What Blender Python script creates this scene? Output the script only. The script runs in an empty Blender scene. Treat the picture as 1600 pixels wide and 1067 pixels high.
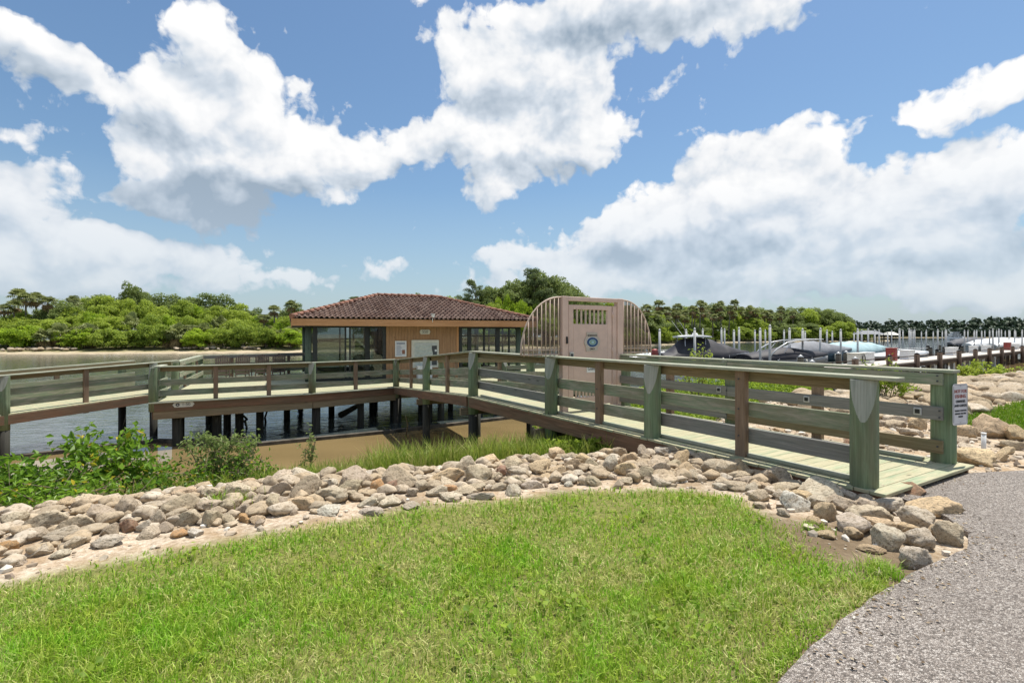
import bpy, bmesh, math, random
import numpy as np
from mathutils import Vector, noise as mnoise
R = math.radians
random.seed(7)
RNG = np.random.default_rng(11)
scene = bpy.context.scene
COL = scene.collection
H = 1.55            # eye height above the boardwalk deck (z = 0)
F = 800.0           # focal length in photo pixels (18 mm lens)
HZ = 522.0          # horizon row in the photo

# ------------------------------------------------------------------ nodes
def mat(name):
    m = bpy.data.materials.new(name); m.use_nodes = True
    nt = m.node_tree; nt.nodes.clear()
    out = nt.nodes.new('ShaderNodeOutputMaterial')
    return m, nt, out
def nd(nt, typ, props=None, **ins):
    n = nt.nodes.new(typ)
    for k, v in (props or {}).items(): setattr(n, k, v)
    for k, v in ins.items():
        key = int(k[1:]) if k[0] == 'i' and k[1:].isdigit() else k.replace('_', ' ')
        s = n.inputs[key]
        if hasattr(v, 'links') or isinstance(v, bpy.types.NodeSocket): nt.links.new(v, s)
        else: s.default_value = v
    return n
def c4(c): return (c[0], c[1], c[2], 1.0)
def math_(nt, op, a, b=0.0, c=0.0, clamp=False):
    n = nt.nodes.new('ShaderNodeMath'); n.operation = op; n.use_clamp = clamp
    for i, v in enumerate((a, b, c)):
        if isinstance(v, bpy.types.NodeSocket): nt.links.new(v, n.inputs[i])
        else: n.inputs[i].default_value = v
    return n.outputs[0]
def vmath(nt, op, a, b=None, c=None, out=0):
    n = nt.nodes.new('ShaderNodeVectorMath'); n.operation = op
    for i, v in enumerate((a, b, c)):
        if v is None: continue
        if isinstance(v, bpy.types.NodeSocket): nt.links.new(v, n.inputs[i])
        else: n.inputs[i].default_value = v
    return n.outputs[out]
def mixc(nt, f, a, b):
    n = nt.nodes.new('ShaderNodeMix'); n.data_type = 'RGBA'
    for s, v in ((n.inputs[0], f), (n.inputs[6], a), (n.inputs[7], b)):
        if isinstance(v, bpy.types.NodeSocket): nt.links.new(v, s)
        else: s.default_value = c4(v) if hasattr(v, '__len__') else v
    return n.outputs[2]
def ramp(nt, f, stops):
    n = nt.nodes.new('ShaderNodeValToRGB')
    e = n.color_ramp.elements
    while len(e) < len(stops): e.new(0.5)
    for el, (p, c) in zip(e, stops):
        el.position = p; el.color = c4(c) if hasattr(c, '__len__') else (c, c, c, 1)
    nt.links.new(f, n.inputs[0])
    return n.outputs[0]
def noise(nt, vec, scale=5, detail=4, rough=.55, dist=0.0, out=0):
    n = nd(nt, 'ShaderNodeTexNoise', None, Scale=scale, Detail=detail, Roughness=rough, Distortion=dist)
    if vec is not None: nt.links.new(vec, n.inputs['Vector'])
    return n.outputs[out]
def mapping(nt, vec, scale=(1, 1, 1), loc=(0, 0, 0)):
    return nd(nt, 'ShaderNodeMapping', None, Vector=vec, Scale=scale, Location=loc).outputs[0]
def bump(nt, h, strength=.5, dist=.02, normal=None):
    n = nd(nt, 'ShaderNodeBump', None, Height=h, Strength=strength, Distance=dist)
    if normal is not None: nt.links.new(normal, n.inputs['Normal'])
    return n.outputs[0]
def pbsdf(nt, out, color, rough=.7, normal=None, **kw):
    p = nd(nt, 'ShaderNodeBsdfPrincipled')
    for k, v in (('Base Color', color), ('Roughness', rough)):
        if isinstance(v, bpy.types.NodeSocket): nt.links.new(v, p.inputs[k])
        else: p.inputs[k].default_value = c4(v) if hasattr(v, '__len__') else v
    if normal is not None: nt.links.new(normal, p.inputs['Normal'])
    for k, v in kw.items(): p.inputs[k.replace('_', ' ')].default_value = v
    nt.links.new(p.outputs[0], out.inputs[0])
    return p

def mat_plain(name, color, rough=.6, var=.12, scale=6, bumpk=.15, metal=0.0, spec=.5):
    m, nt, out = mat(name)
    tc = nd(nt, 'ShaderNodeTexCoord').outputs['Object']
    n1 = noise(nt, tc, scale, 5)
    n2 = noise(nt, tc, scale * 7, 3)
    a = [max(0, x * (1 - var * 1.6)) for x in color]; b = [min(1, x * (1 + var)) for x in color]
    col = ramp(nt, n1, [(.3, a), (.7, b)])
    pbsdf(nt, out, col, rough, bump(nt, n2, bumpk, .01), Metallic=metal, Specular_IOR_Level=spec)
    return m
def mat_wood(name, a, b, stain, stain_amt=.5, rough=.82, gs=1.0, worn=None, worn_lo=.5, worn_hi=.62):
    """boards: u runs along the board in metres, v across it; every board has its own offset"""
    m, nt, out = mat(name)
    uv = nd(nt, 'ShaderNodeUVMap').outputs[0]
    g1 = noise(nt, mapping(nt, uv, (1.1 * gs, 26 * gs, 1)), 1, 7, .6, 1.2)
    g2 = noise(nt, mapping(nt, uv, (4 * gs, 120 * gs, 1)), 1, 4, .6)
    blot = noise(nt, mapping(nt, uv, (.7, 2.6, 1)), 1, 5, .6)
    col = ramp(nt, g1, [(.32, a), (.66, b)])
    col = mixc(nt, ramp(nt, blot, [(.42, 0.0), (.66, stain_amt)]), col, stain)
    if worn is not None:
        wn = noise(nt, mapping(nt, uv, (2.2, 13, 1), (3, 7, 0)), 1, 6, .65, .6)
        col = mixc(nt, ramp(nt, wn, [(worn_lo, 0.0), (worn_hi, .85)]), col, worn)
    vor = nd(nt, 'ShaderNodeTexVoronoi', None, Vector=mapping(nt, uv, (1.3, 5.2, 1)), Scale=1.0).outputs['Distance']
    knot = ramp(nt, vor, [(.035, .75), (.10, 0.0)])
    col = mixc(nt, knot, col, [x * .25 for x in stain])
    col = mixc(nt, ramp(nt, g2, [(.3, .35), (.6, 0.0)]), col, [x * .45 for x in a])
    hgt = math_(nt, 'ADD', g1, math_(nt, 'MULTIPLY', g2, .7))
    pbsdf(nt, out, col, rough, bump(nt, hgt, .45, .006), Specular_IOR_Level=.25)
    return m
def mat_leaf(name, dark, light, trans=.35, yellow=None, rough=.55, hue=.5):
    """leaf colour varies leaf by leaf (attribute rnd) and plant by plant (object random)"""
    m, nt, out = mat(name)
    at = nd(nt, 'ShaderNodeAttribute', {'attribute_name': 'rnd'}).outputs['Fac']
    oi = nd(nt, 'ShaderNodeObjectInfo').outputs['Random']
    f = math_(nt, 'ADD', math_(nt, 'MULTIPLY', at, .65), math_(nt, 'MULTIPLY', oi, hue * .7))
    col = ramp(nt, f, [(.05, dark), (.85, light)])
    if yellow is not None:
        col = mixc(nt, ramp(nt, at, [(.955, 0.0), (.965, 1.0)]), col, yellow)
    d = nd(nt, 'ShaderNodeBsdfPrincipled', None, Roughness=rough)
    d.inputs['Specular IOR Level'].default_value = .25
    nt.links.new(col, d.inputs['Base Color'])
    t = nd(nt, 'ShaderNodeBsdfTranslucent', None, Color=mixc(nt, .4, col, [min(1, x * 1.6) for x in light]))
    mx = nd(nt, 'ShaderNodeMixShader', None, Fac=trans, i1=d.outputs[0], i2=t.outputs[0])
    nt.links.new(mx.outputs[0], out.inputs[0])
    return m
def mat_rock(name, scatter=False, k=1.0):
    m, nt, out = mat(name)
    tc = nd(nt, 'ShaderNodeTexCoord').outputs['Object']
    oi = nd(nt, 'ShaderNodeObjectInfo')
    base = oi.outputs['Color']
    if scatter:
        at_ = nd(nt, 'ShaderNodeAttribute', {'attribute_name': 'rnd'}).outputs['Fac']
        base = ramp(nt, at_, [(.0, (.34, .28, .20)), (.35, (.44, .34, .22)), (.7, (.48, .40, .30)), (1.0, (.58, .51, .41))])
    off = vmath(nt, 'SCALE', (3.1, 7.7, 5.3)); off.node.inputs[3].default_value = 1
    nt.links.new(math_(nt, 'MULTIPLY', oi.outputs['Random'], 30), off.node.inputs[3])
    p = vmath(nt, 'ADD', tc, off)
    if k != 1.0: p = vmath(nt, 'MULTIPLY', p, (k, k, k))
    n1 = noise(nt, p, 2.2, 6, .62)
    n2 = noise(nt, p, 7, 7, .72, .6)
    v1 = nd(nt, 'ShaderNodeTexVoronoi', None, Vector=p, Scale=11.0, Detail=2.0, Roughness=.6).outputs['Distance']
    n3 = noise(nt, p, 32, 4, .7)
    col = mixc(nt, ramp(nt, n1, [(.40, .0), (.66, .6)]), base, (.36, .275, .18))
    col = mixc(nt, ramp(nt, n2, [(.38, .9), (.51, 0.0)]), col, (.19, .145, .095))
    col = mixc(nt, ramp(nt, n3, [(.54, 0.0), (.74, .6)]), col, (.66, .61, .52))
    h = math_(nt, 'ADD', math_(nt, 'MULTIPLY', n2, 1.0), math_(nt, 'MULTIPLY', ramp(nt, v1, [(.0, 0.0), (.35, 1.0)]), .5))
    h = math_(nt, 'ADD', h, math_(nt, 'MULTIPLY', n3, .16))
    pbsdf(nt, out, col, .95, bump(nt, h, .85, .022 / k), Specular_IOR_Level=.15)
    return m

# ------------------------------------------------------------------ mesh builder
def vec(p): return Vector((float(p[0]), float(p[1]), float(p[2])))
class MB:
    def __init__(s): s.v = []; s.f = []; s.uv = []; s.mi = []; s.sm = []
    def face(s, idx, uv=None, mi=0, smooth=False):
        s.f.append(tuple(idx)); s.uv.append(uv or [(0.0, 0.0)] * len(idx)); s.mi.append(mi); s.sm.append(smooth)
    def box(s, c, ax, hs, mi=0):
        c = vec(c); ax = [vec(a).normalized() for a in ax]
        L = sorted(range(3), key=lambda i: -hs[i])[0]
        b = len(s.v)
        for k in range(8):
            sg = [1 if k >> i & 1 else -1 for i in range(3)]
            s.v.append(tuple(c + sum((ax[i] * hs[i] * sg[i] for i in range(3)), Vector((0, 0, 0)))))
        ou, ov = random.random() * 40, random.random() * 40
        flip = ax[0].cross(ax[1]).dot(ax[2]) < 0
        for i in range(3):
            j, k = (i + 1) % 3, (i + 2) % 3
            for sg in (-1, 1):
                q = [(-1, -1), (1, -1), (1, 1), (-1, 1)]
                if (sg < 0) != flip: q = q[::-1]
                idx = []; uv = []
                for a, d in q:
                    bits = (1 if sg > 0 else 0) << i | (1 if a > 0 else 0) << j | (1 if d > 0 else 0) << k
                    idx.append(b + bits)
                    pj, pk = a * hs[j], d * hs[k]
                    if L == j: uv.append((ou + pj, ov + pk + i * .31))
                    elif L == k: uv.append((ou + pk, ov + pj + i * .31))
                    else: uv.append((ou + pj * .15, ov + pk))
                s.face(idx, uv, mi)
    def board(s, p0, p1, w, h, mi=0, side=None):
        """a board with centre line p0-p1, w across (horizontal), h high"""
        p0, p1 = vec(p0), vec(p1); d = p1 - p0; L = d.length; d.normalize()
        la = Vector((-d.y, d.x, 0)) if side is None else vec(side)
        if la.length < 1e-6: la = Vector((1, 0, 0))
        la.normalize(); up = d.cross(la)
        if up.z < 0: up = -up
        s.box((p0 + p1) / 2, (d, la, up), (L / 2, w / 2, h / 2), mi)
    def abox(s, x0, x1, y0, y1, z0, z1, mi=0):
        s.box(((x0 + x1) / 2, (y0 + y1) / 2, (z0 + z1) / 2), ((1, 0, 0), (0, 1, 0), (0, 0, 1)), (abs(x1 - x0) / 2, abs(y1 - y0) / 2, abs(z1 - z0) / 2), mi)
    def tube(s, pts, rad, n=10, caps=True, mi=0, smooth=True, flat=1.0):
        pts = [vec(p) for p in pts]
        if not hasattr(rad, '__len__'): rad = [rad] * len(pts)
        b = len(s.v); ref = None; ln = 0.0; ov = random.random() * 20
        lens = []
        for i, p in enumerate(pts):
            t = (pts[min(i + 1, len(pts) - 1)] - pts[max(i - 1, 0)]).normalized()
            if ref is None:
                ref = Vector((1, 0, 0)) if abs(t.x) < .8 else Vector((0, 1, 0))
            x = (ref - t * ref.dot(t)).normalized(); y = t.cross(x); ref = x
            if i: ln += (p - pts[i - 1]).length
            lens.append(ln)
            for k in range(n):
                a = 2 * math.pi * k / n
                s.v.append(tuple(p + x * (math.cos(a) * rad[i]) + y * (math.sin(a) * rad[i] * flat)))
        for i in range(len(pts) - 1):
            for k in range(n):
                k2 = (k + 1) % n
                r = rad[i] * 6.283 / n
                s.face((b + i * n + k, b + i * n + k2, b + (i + 1) * n + k2, b + (i + 1) * n + k),
                       [(lens[i], ov + k * r), (lens[i], ov + (k + 1) * r), (lens[i + 1], ov + (k + 1) * r), (lens[i + 1], ov + k * r)], mi, smooth)
        if caps:
            s.face([b + k for k in range(n)][::-1], None, mi)
            e = b + (len(pts) - 1) * n
            s.face([e + k for k in range(n)], None, mi)
    def loft(s, rings, closed=False, caps=False, mi=0, smooth=True, uvs=1.0):
        b = len(s.v); n = len(rings[0])
        for r in rings:
            for p in r: s.v.append(tuple(float(q) for q in p))
        for i in range(len(rings) - 1):
            for k in range(n if closed else n - 1):
                k2 = (k + 1) % n
                s.face((b + i * n + k, b + i * n + k2, b + (i + 1) * n + k2, b + (i + 1) * n + k),
                       [(i * uvs, k * .3), (i * uvs, k * .3 + .3), (i * uvs + uvs, k * .3 + .3), (i * uvs + uvs, k * .3)], mi, smooth)
        if caps:
            s.face([b + k for k in range(n)][::-1], None, mi)
            e = b + (len(rings) - 1) * n
            s.face([e + k for k in range(n)], None, mi)
    def prism(s, poly, z0, z1, mi=0):
        """closed plan polygon (counter-clockwise) pulled from z0 to z1"""
        n = len(poly); b = len(s.v)
        for z in (z0, z1):
            for p in poly: s.v.append((p[0], p[1], z))
        s.face([b + k for k in range(n)][::-1], [(poly[k][0], poly[k][1]) for k in range(n)][::-1], mi)
        s.face([b + n + k for k in range(n)], [(poly[k][0], poly[k][1]) for k in range(n)], mi)
        for k in range(n):
            k2 = (k + 1) % n
            s.face((b + k, b + k2, b + n + k2, b + n + k), [(0, 0), (1, 0), (1, .2), (0, .2)], mi)
    def plate(s, poly2, origin, ux, uy, th, mi=0):
        """polygon in the plane (ux, uy) at origin, thickness th along ux x uy"""
        o, ux, uy = vec(origin), vec(ux).normalized(), vec(uy).normalized(); nn = ux.cross(uy)
        n = len(poly2); b = len(s.v)
        for t in (0, th):
            for p in poly2: s.v.append(tuple(o + ux * p[0] + uy * p[1] + nn * t))
        s.face([b + k for k in range(n)][::-1], None, mi); s.face([b + n + k for k in range(n)], None, mi)
        for k in range(n):
            k2 = (k + 1) % n
            s.face((b + k, b + k2, b + n + k2, b + n + k), None, mi)
    def build(s, name, mats, parent=None, bevel=0.0):
        if not isinstance(mats, (list, tuple)): mats = [mats]
        o0 = parent_loc(parent)
        me = bpy.data.meshes.new(name)
        me.from_pydata([(x - o0[0], y - o0[1], z - o0[2]) for x, y, z in s.v], [], s.f)
        ul = me.uv_layers.new(name='UVMap')
        flat = np.array([c for f in s.uv for p in f for c in p], dtype=np.float32)
        if len(flat) == len(ul.data) * 2: ul.data.foreach_set('uv', flat)
        me.polygons.foreach_set('material_index', np.array(s.mi, dtype=np.int32))
        me.polygons.foreach_set('use_smooth', np.array(s.sm, dtype=bool))
        for m in mats: me.materials.append(m)
        me.update()
        o = bpy.data.objects.new(name, me); COL.objects.link(o)
        if parent is not None: o.parent = parent
        if bevel:
            b = o.modifiers.new('edge', 'BEVEL'); b.width = bevel; b.segments = 1; b.limit_method = 'ANGLE'; b.angle_limit = R(50)
        return o
def parent_loc(p):
    l = Vector((0, 0, 0))
    while p is not None:
        l += p.location; p = p.parent
    return l
def empty(name, loc, rz=0.0):
    o = bpy.data.objects.new(name, None); COL.objects.link(o)
    o.location = loc; o.rotation_euler = (0, 0, rz); o.empty_display_size = .3
    return o
def tag(o, label=None, cat=None, group=None, kind=None):
    if label: o['label'] = label
    if cat: o['category'] = cat
    if group: o['group'] = group
    if kind: o['kind'] = kind
    return o
def copy_tree(o, parent=None):
    c = o.copy(); COL.objects.link(c)
    if parent is not None: c.parent = parent
    for ch in o.children: copy_tree(ch, c)
    return c
def arr_mesh(name, V, Q, mats, rnd=None, mi=None, smooth=False):
    """one mesh from numpy arrays (Q: same number of corners per face)"""
    me = bpy.data.meshes.new(name)
    V = np.asarray(V, dtype=np.float32); Q = np.asarray(Q, dtype=np.int32); k = Q.shape[1]
    me.vertices.add(len(V)); me.vertices.foreach_set('co', V.ravel())
    me.loops.add(Q.size); me.loops.foreach_set('vertex_index', Q.ravel())
    me.polygons.add(len(Q)); me.polygons.foreach_set('loop_start', np.arange(0, Q.size, k, dtype=np.int32))
    if rnd is not None:
        a = me.attributes.new('rnd', 'FLOAT', 'POINT'); a.data.foreach_set('value', np.asarray(rnd, dtype=np.float32))
    for m in (mats if isinstance(mats, (list, tuple)) else [mats]): me.materials.append(m)
    if mi is not None: me.polygons.foreach_set('material_index', np.asarray(mi, dtype=np.int32))
    me.polygons.foreach_set('use_smooth', np.full(len(Q), smooth))
    me.update(calc_edges=True)
    return me
def mesh_obj(name, me, parent=None, loc=None):
    o = bpy.data.objects.new(name, me); COL.objects.link(o)
    if parent is not None: o.parent = parent
    if loc is not None: o.location = loc
    return o
ONES = ['', 'first', 'second', 'third', 'fourth', 'fifth', 'sixth', 'seventh', 'eighth', 'ninth', 'tenth', 'eleventh', 'twelfth', 'thirteenth', 'fourteenth', 'fifteenth', 'sixteenth', 'seventeenth', 'eighteenth', 'nineteenth']
TENS = {2: ('twentieth', 'twenty'), 3: ('thirtieth', 'thirty'), 4: ('fortieth', 'forty'), 5: ('fiftieth', 'fifty'), 6: ('sixtieth', 'sixty'), 7: ('seventieth', 'seventy'), 8: ('eightieth', 'eighty'), 9: ('ninetieth', 'ninety')}
def nth(n):
    if n < 20: return ONES[n]
    t, o = divmod(n, 10)
    return TENS[t][0] if o == 0 else TENS[t][1] + '-' + ONES[o]
def at(u, v, z):
    """where the photo's sight line (u, v) meets height z"""
    Y = (H - z) * F / (v - HZ)
    return Vector(((u - 800) / F * Y, Y, z))
def px(u, Y, v=None, z=0.0):
    return Vector(((u - 800) / F * Y, Y, (H - (v - HZ) / F * Y) if v is not None else z))

# ------------------------------------------------------------------ leaves and blades
def leaf_cloud(P, size, out=None, up=.3, aspect=.55, fold=.18):
    """kite leaves at points P: returns V, Q, rnd"""
    n = len(P); size = np.broadcast_to(np.asarray(size, float), (n,))
    nrm = RNG.normal(size=(n, 3))
    if out is not None: nrm = nrm * .75 + out * 1.0
    nrm[:, 2] += up
    nrm /= np.linalg.norm(nrm, axis=1, keepdims=True) + 1e-9
    t = RNG.normal(size=(n, 3)); t -= nrm * (t * nrm).sum(1, keepdims=True)
    t /= np.linalg.norm(t, axis=1, keepdims=True) + 1e-9
    b = np.cross(nrm, t); s = size[:, None]
    V = np.stack([P - t * s * .5, P + b * s * aspect * .5 + nrm * s * fold, P + t * s * .5, P - b * s * aspect * .5 + nrm * s * fold], 1).reshape(-1, 3)
    Q = np.arange(n * 4).reshape(n, 4)
    return V, Q, np.repeat(RNG.random(n), 4)
def blades(P, hgt, wid, lean=.45, droop=.35, ang=None):
    n = len(P); hgt = np.broadcast_to(hgt, (n,)); wid = np.broadcast_to(wid, (n,))
    a = RNG.random(n) * 2 * np.pi if ang is None else ang
    l = np.abs(RNG.normal(0, lean, n)); ld = RNG.random(n) * 2 * np.pi
    side = np.stack([np.cos(a), np.sin(a), np.zeros(n)], 1) * wid[:, None] * .5
    ldir = np.stack([np.cos(ld), np.sin(ld), np.zeros(n)], 1)
    mid = P + ldir * (hgt * .45 * np.sin(l))[:, None]; mid[:, 2] += hgt * .6 * np.cos(l)
    l2 = l + droop * RNG.random(n) * 1.6
    tip = mid + ldir * (hgt * .5 * np.sin(l2))[:, None]; tip[:, 2] += hgt * .45 * np.cos(l2)
    V = np.stack([P - side, P + side, mid + side * .8, mid - side * .8, tip + side * .12, tip - side * .12], 1).reshape(-1, 3)
    i = np.arange(n)[:, None] * 6
    Q = np.concatenate([i + np.array([[0, 1, 2, 3]]), i + np.array([[3, 2, 4, 5]])], 0)
    return V, Q, np.repeat(RNG.random(n), 6)

# ------------------------------------------------------------------ land form
LAWN_EDGE = [(-30, -9), (-12, -1.5), (-6, 1.75), (-3.4, 3.4), (-2.85, 3.8), (-2.1, 4.2), (-1.65, 4.4), (-.97, 4.87), (-.26, 5.15), (.68, 5.43), (1.71, 5.48), (2.48, 5.3)]
CREST = [(-60, -14), (-14, .9), (-7, 3.5), (-4.6, 4.75), (-3.36, 5.4), (-2.37, 5.8), (-1.18, 6.3), (.5, 6.8), (1.7, 6.85), (2.9, 7.4), (4.7, 10.2), (6.6, 12.7), (9.4, 14.1), (13, 16.0), (18, 19.0), (26, 23.2), (45, 31), (90, 46), (400, 140)]
def sdist(P, line):
    """signed distance of plan points to a polyline; positive on its left (the water side)"""
    P = np.atleast_2d(np.asarray(P, float)); best = np.full(len(P), 1e18); sg = np.ones(len(P))
    for (x0, y0), (x1, y1) in zip(line[:-1], line[1:]):
        dx, dy = x1 - x0, y1 - y0; L2 = dx * dx + dy * dy
        t = np.clip(((P[:, 0] - x0) * dx + (P[:, 1] - y0) * dy) / L2, 0, 1)
        ex, ey = P[:, 0] - x0 - t * dx, P[:, 1] - y0 - t * dy
        d2 = ex * ex + ey * ey; c = dx * ey - dy * ex
        m = d2 < best; best[m] = d2[m]; sg[m] = np.where(c[m] >= 0, 1, -1)
    return np.sqrt(best) * sg
def wob(x, y):
    return .35 * np.sin(x * 1.7 + 1.3 * np.sin(y * 1.1)) + .3 * np.sin(y * 2.3 + x * .6) + .2 * np.sin(x * 4.1 - y * 3.3) + .15 * np.sin(6.3 * y + 2.9 * x)
def ground_z(x, y):
    x = np.atleast_1d(np.asarray(x, float)); y = np.atleast_1d(np.asarray(y, float))
    d = sdist(np.stack([x, y], 1), CREST)
    z = np.full(len(x), -.11)
    s = np.clip(d, 0, 30)
    fall = np.where(s < 6.3, s * .30 + .05 * np.minimum(s, 1), 1.94 + (s - 6.3) * .10)
    z = z - np.minimum(fall, 3.4)
    near = np.clip((-d) / 2.5, 0, 1)
    z += .035 * wob(x * .8, y * .8) * (1 - .4 * near) * np.exp(-np.maximum(d - 8, 0))
    return z
def gz(x, y): return float(ground_z(x, y)[0])
PATH = [(-.75, .75), (.5, 1.8), (1.24, 2.39), (1.76, 2.82), (2.2, 3.15), (2.62, 3.42), (3.05, 3.68), (3.45, 3.88), (3.74, 4.2), (3.9, 4.7), (3.86, 5.25), (5.42, 6.02), (6.2, 6.12), (7.4, 6.3), (9.5, 6.5), (14, 6.6), (40, 5.2), (40, -14), (-6, -14)]
def in_poly(x, y, poly):
    x = np.asarray(x, float); y = np.asarray(y, float); ins = np.zeros(x.shape, bool)
    n = len(poly)
    for i in range(n):
        x0, y0 = poly[i]; x1, y1 = poly[(i + 1) % n]
        c = ((y0 > y) != (y1 > y)) & (x < (x1 - x0) * (y - y0) / (y1 - y0 + 1e-12) + x0)
        ins ^= c
    return ins
LAWN_R = [(8.25, 9.35), (8.85, 8.75), (11, 8.4), (16, 8.3), (40, 8.6), (40, 25), (30, 21.6), (20, 17.2), (14.7, 13.8), (11, 11.5), (8.9, 10.1)]
LAWN_L = [(-30, -9), (-12, -1.5), (-6, 1.75), (-3.4, 3.4), (-2.85, 3.8), (-2.1, 4.2), (-1.65, 4.4), (-.97, 4.87), (-.26, 5.15), (.68, 5.43), (1.71, 5.48), (2.25, 5.2), (2.32, 4.7), (2.38, 4.1), (2.48, 3.6), (2.42, 3.36), (2.1, 3.14), (1.71, 2.85), (1.18, 2.42), (.45, 1.84), (-.80, .79), (-6, -6), (-6, -14), (-30, -14)]
def poly_dist(x, y, poly):
    d = np.abs(sdist(np.stack([x, y], 1), poly + [poly[0]]))
    return np.where(in_poly(x, y, poly), d, -d)
def grid_axis(lo, hi, a, b, fine, grow=1.22):
    xs = list(np.arange(a, b + 1e-6, fine)); st = fine; x = a
    left = []
    while x > lo: st *= grow; x -= st; left.append(max(x, lo))
    st = fine; x = xs[-1]; right = []
    while x < hi: st *= grow; x += st; right.append(min(x, hi))
    return np.array(left[::-1] + xs + right)

# ------------------------------------------------------------------ materials
M = {}
M['rail'] = mat_wood('green_treated_wood', (.155, .205, .13), (.30, .35, .24), (.24, .20, .14), .85, worn=(.40, .36, .29), worn_lo=.47, worn_hi=.64)
M['rail_brown'] = mat_wood('brown_treated_wood', (.16, .115, .06), (.30, .235, .14), (.15, .17, .10), .5)
M['rail_grey'] = mat_wood('grey_weathered_wood', (.17, .165, .15), (.31, .29, .27), (.20, .23, .19), .6)
M['cap'] = mat_wood('handrail_wood', (.24, .29, .20), (.40, .43, .32), (.34, .30, .22), .8, worn=(.48, .46, .38), worn_lo=.46, worn_hi=.62)
M['deck'] = mat_wood('deck_boards', (.25, .32, .20), (.42, .45, .29), (.44, .37, .23), .95, worn=(.50, .45, .30), worn_lo=.42, worn_hi=.58)
M['stringer'] = mat_wood('stringer_wood', (.14, .075, .045), (.27, .155, .095), (.13, .12, .08), .6)
M['beam'] = mat_wood('beam_wood', (.18, .13, .08), (.32, .25, .16), (.17, .17, .11), .5)
M['baluster'] = mat_wood('baluster_wood', (.20, .13, .085), (.33, .235, .165), (.16, .12, .08), .5)
M['post'] = mat_wood('green_piling', (.125, .19, .105), (.25, .32, .20), (.16, .135, .09), .9, gs=.8, worn=(.24, .26, .19), worn_lo=.55, worn_hi=.75)
M['postcut'] = mat_wood('weathered_cut', (.30, .31, .26), (.46, .45, .39), (.20, .24, .18), .6, gs=.55)
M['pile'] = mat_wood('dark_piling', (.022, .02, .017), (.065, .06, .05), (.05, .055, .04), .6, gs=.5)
M['pilebrown'] = mat_wood('dock_piling_wood', (.055, .035, .025), (.13, .08, .055), (.05, .05, .04), .5, gs=.5)
M['siding'] = mat_wood('orange_siding', (.36, .20, .105), (.48, .29, .16), (.28, .165, .095), .7)
M['fascia'] = mat_wood('fascia_board', (.50, .25, .11), (.66, .37, .19), (.44, .20, .08), .4)
M['greypaint'] = mat_wood('building_post', (.07, .10, .08), (.13, .17, .13), (.05, .06, .05), .5)
M['dark'] = mat_plain('dark_frame', (.018, .022, .020), .45, .3)
M['black'] = mat_plain('black_plastic', (.012, .012, .013), .4, .2)
M['white'] = mat_plain('white_paint', (.78, .78, .76), .5, .05, bumpk=.05)
M['offwhite'] = mat_plain('off_white', (.62, .60, .52), .55, .08, bumpk=.05)
M['gate'] = mat_plain('pink_beige_gate', (.63, .46, .385), .6, .06, 5, .1)
M['grille'] = mat_plain('beige_grille', (.56, .43, .34), .5, .08)
M['silver'] = mat_plain('silver_metal', (.55, .55, .56), .35, .1, metal=.6)
M['alum'] = mat_plain('lift_pole', (.50, .50, .485), .5, .08, bumpk=.05)
M['ink'] = mat_plain('ink', (.06, .065, .07), .6, .1)
M['redink'] = mat_plain('red_ink', (.40, .16, .14), .6, .1)
M['signface'] = mat_plain('sign_face', (.62, .62, .64), .4, .05, bumpk=.02)
M['bluesign'] = mat_plain('blue_enamel', (.012, .06, .17), .4, .1)
M['lightblue'] = mat_plain('light_blue_paint', (.33, .52, .60), .5, .1)
M['sage'] = mat_plain('sage_paint', (.22, .33, .24), .5, .2)
M['mapface'] = mat_plain('map_print', (.50, .53, .48), .45, .12, 9, .02)
M['concrete'] = mat_plain('dock_concrete', (.52, .47, .42), .85, .1, 3, .3)
M['red'] = mat_plain('red_paint', (.30, .05, .04), .5, .15)
M['bark'] = mat_plain('bark', (.15, .12, .09), .9, .35, 4, .8)
M['palmbark'] = mat_plain('palm_bark', (.22, .19, .15), .95, .3, 5, .9)
M['twig'] = mat_plain('twig', (.24, .19, .13), .9, .25, 8, .5)
M['chair'] = mat_plain('weathered_brown_chair', (.17, .125, .11), .7, .2, 8)
M['frond_dry'] = mat_leaf('dry_frond', (.16, .10, .045), (.32, .23, .10), .2)
M['leaf_oak'] = mat_leaf('oak_leaf', (.08, .125, .035), (.28, .34, .10), .35)
M['leaf_mangrove'] = mat_leaf('mangrove_leaf', (.13, .21, .028), (.42, .50, .075), .42)
M['leaf_lime'] = mat_leaf('lime_leaf', (.18, .28, .022), (.42, .54, .05), .45)
M['leaf_palm'] = mat_leaf('palm_leaf', (.10, .13, .04), (.30, .33, .12), .3)
M['leaf_pine'] = mat_leaf('pine_leaf', (.06, .095, .035), (.20, .25, .09), .3)
M['leaf_far'] = mat_leaf('far_leaf', (.028, .05, .032), (.075, .11, .06), .15)
M['leaf_bush'] = mat_leaf('bush_leaf', (.050, .13, .012), (.20, .34, .03), .4, yellow=(.60, .47, .04), rough=.4)
M['leaf_olive'] = mat_leaf('sprig_leaf', (.13, .19, .05), (.30, .37, .12), .4)
M['leaf_ground'] = mat_leaf('groundcover_leaf', (.12, .21, .02), (.36, .46, .05), .4, hue=.2)

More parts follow.
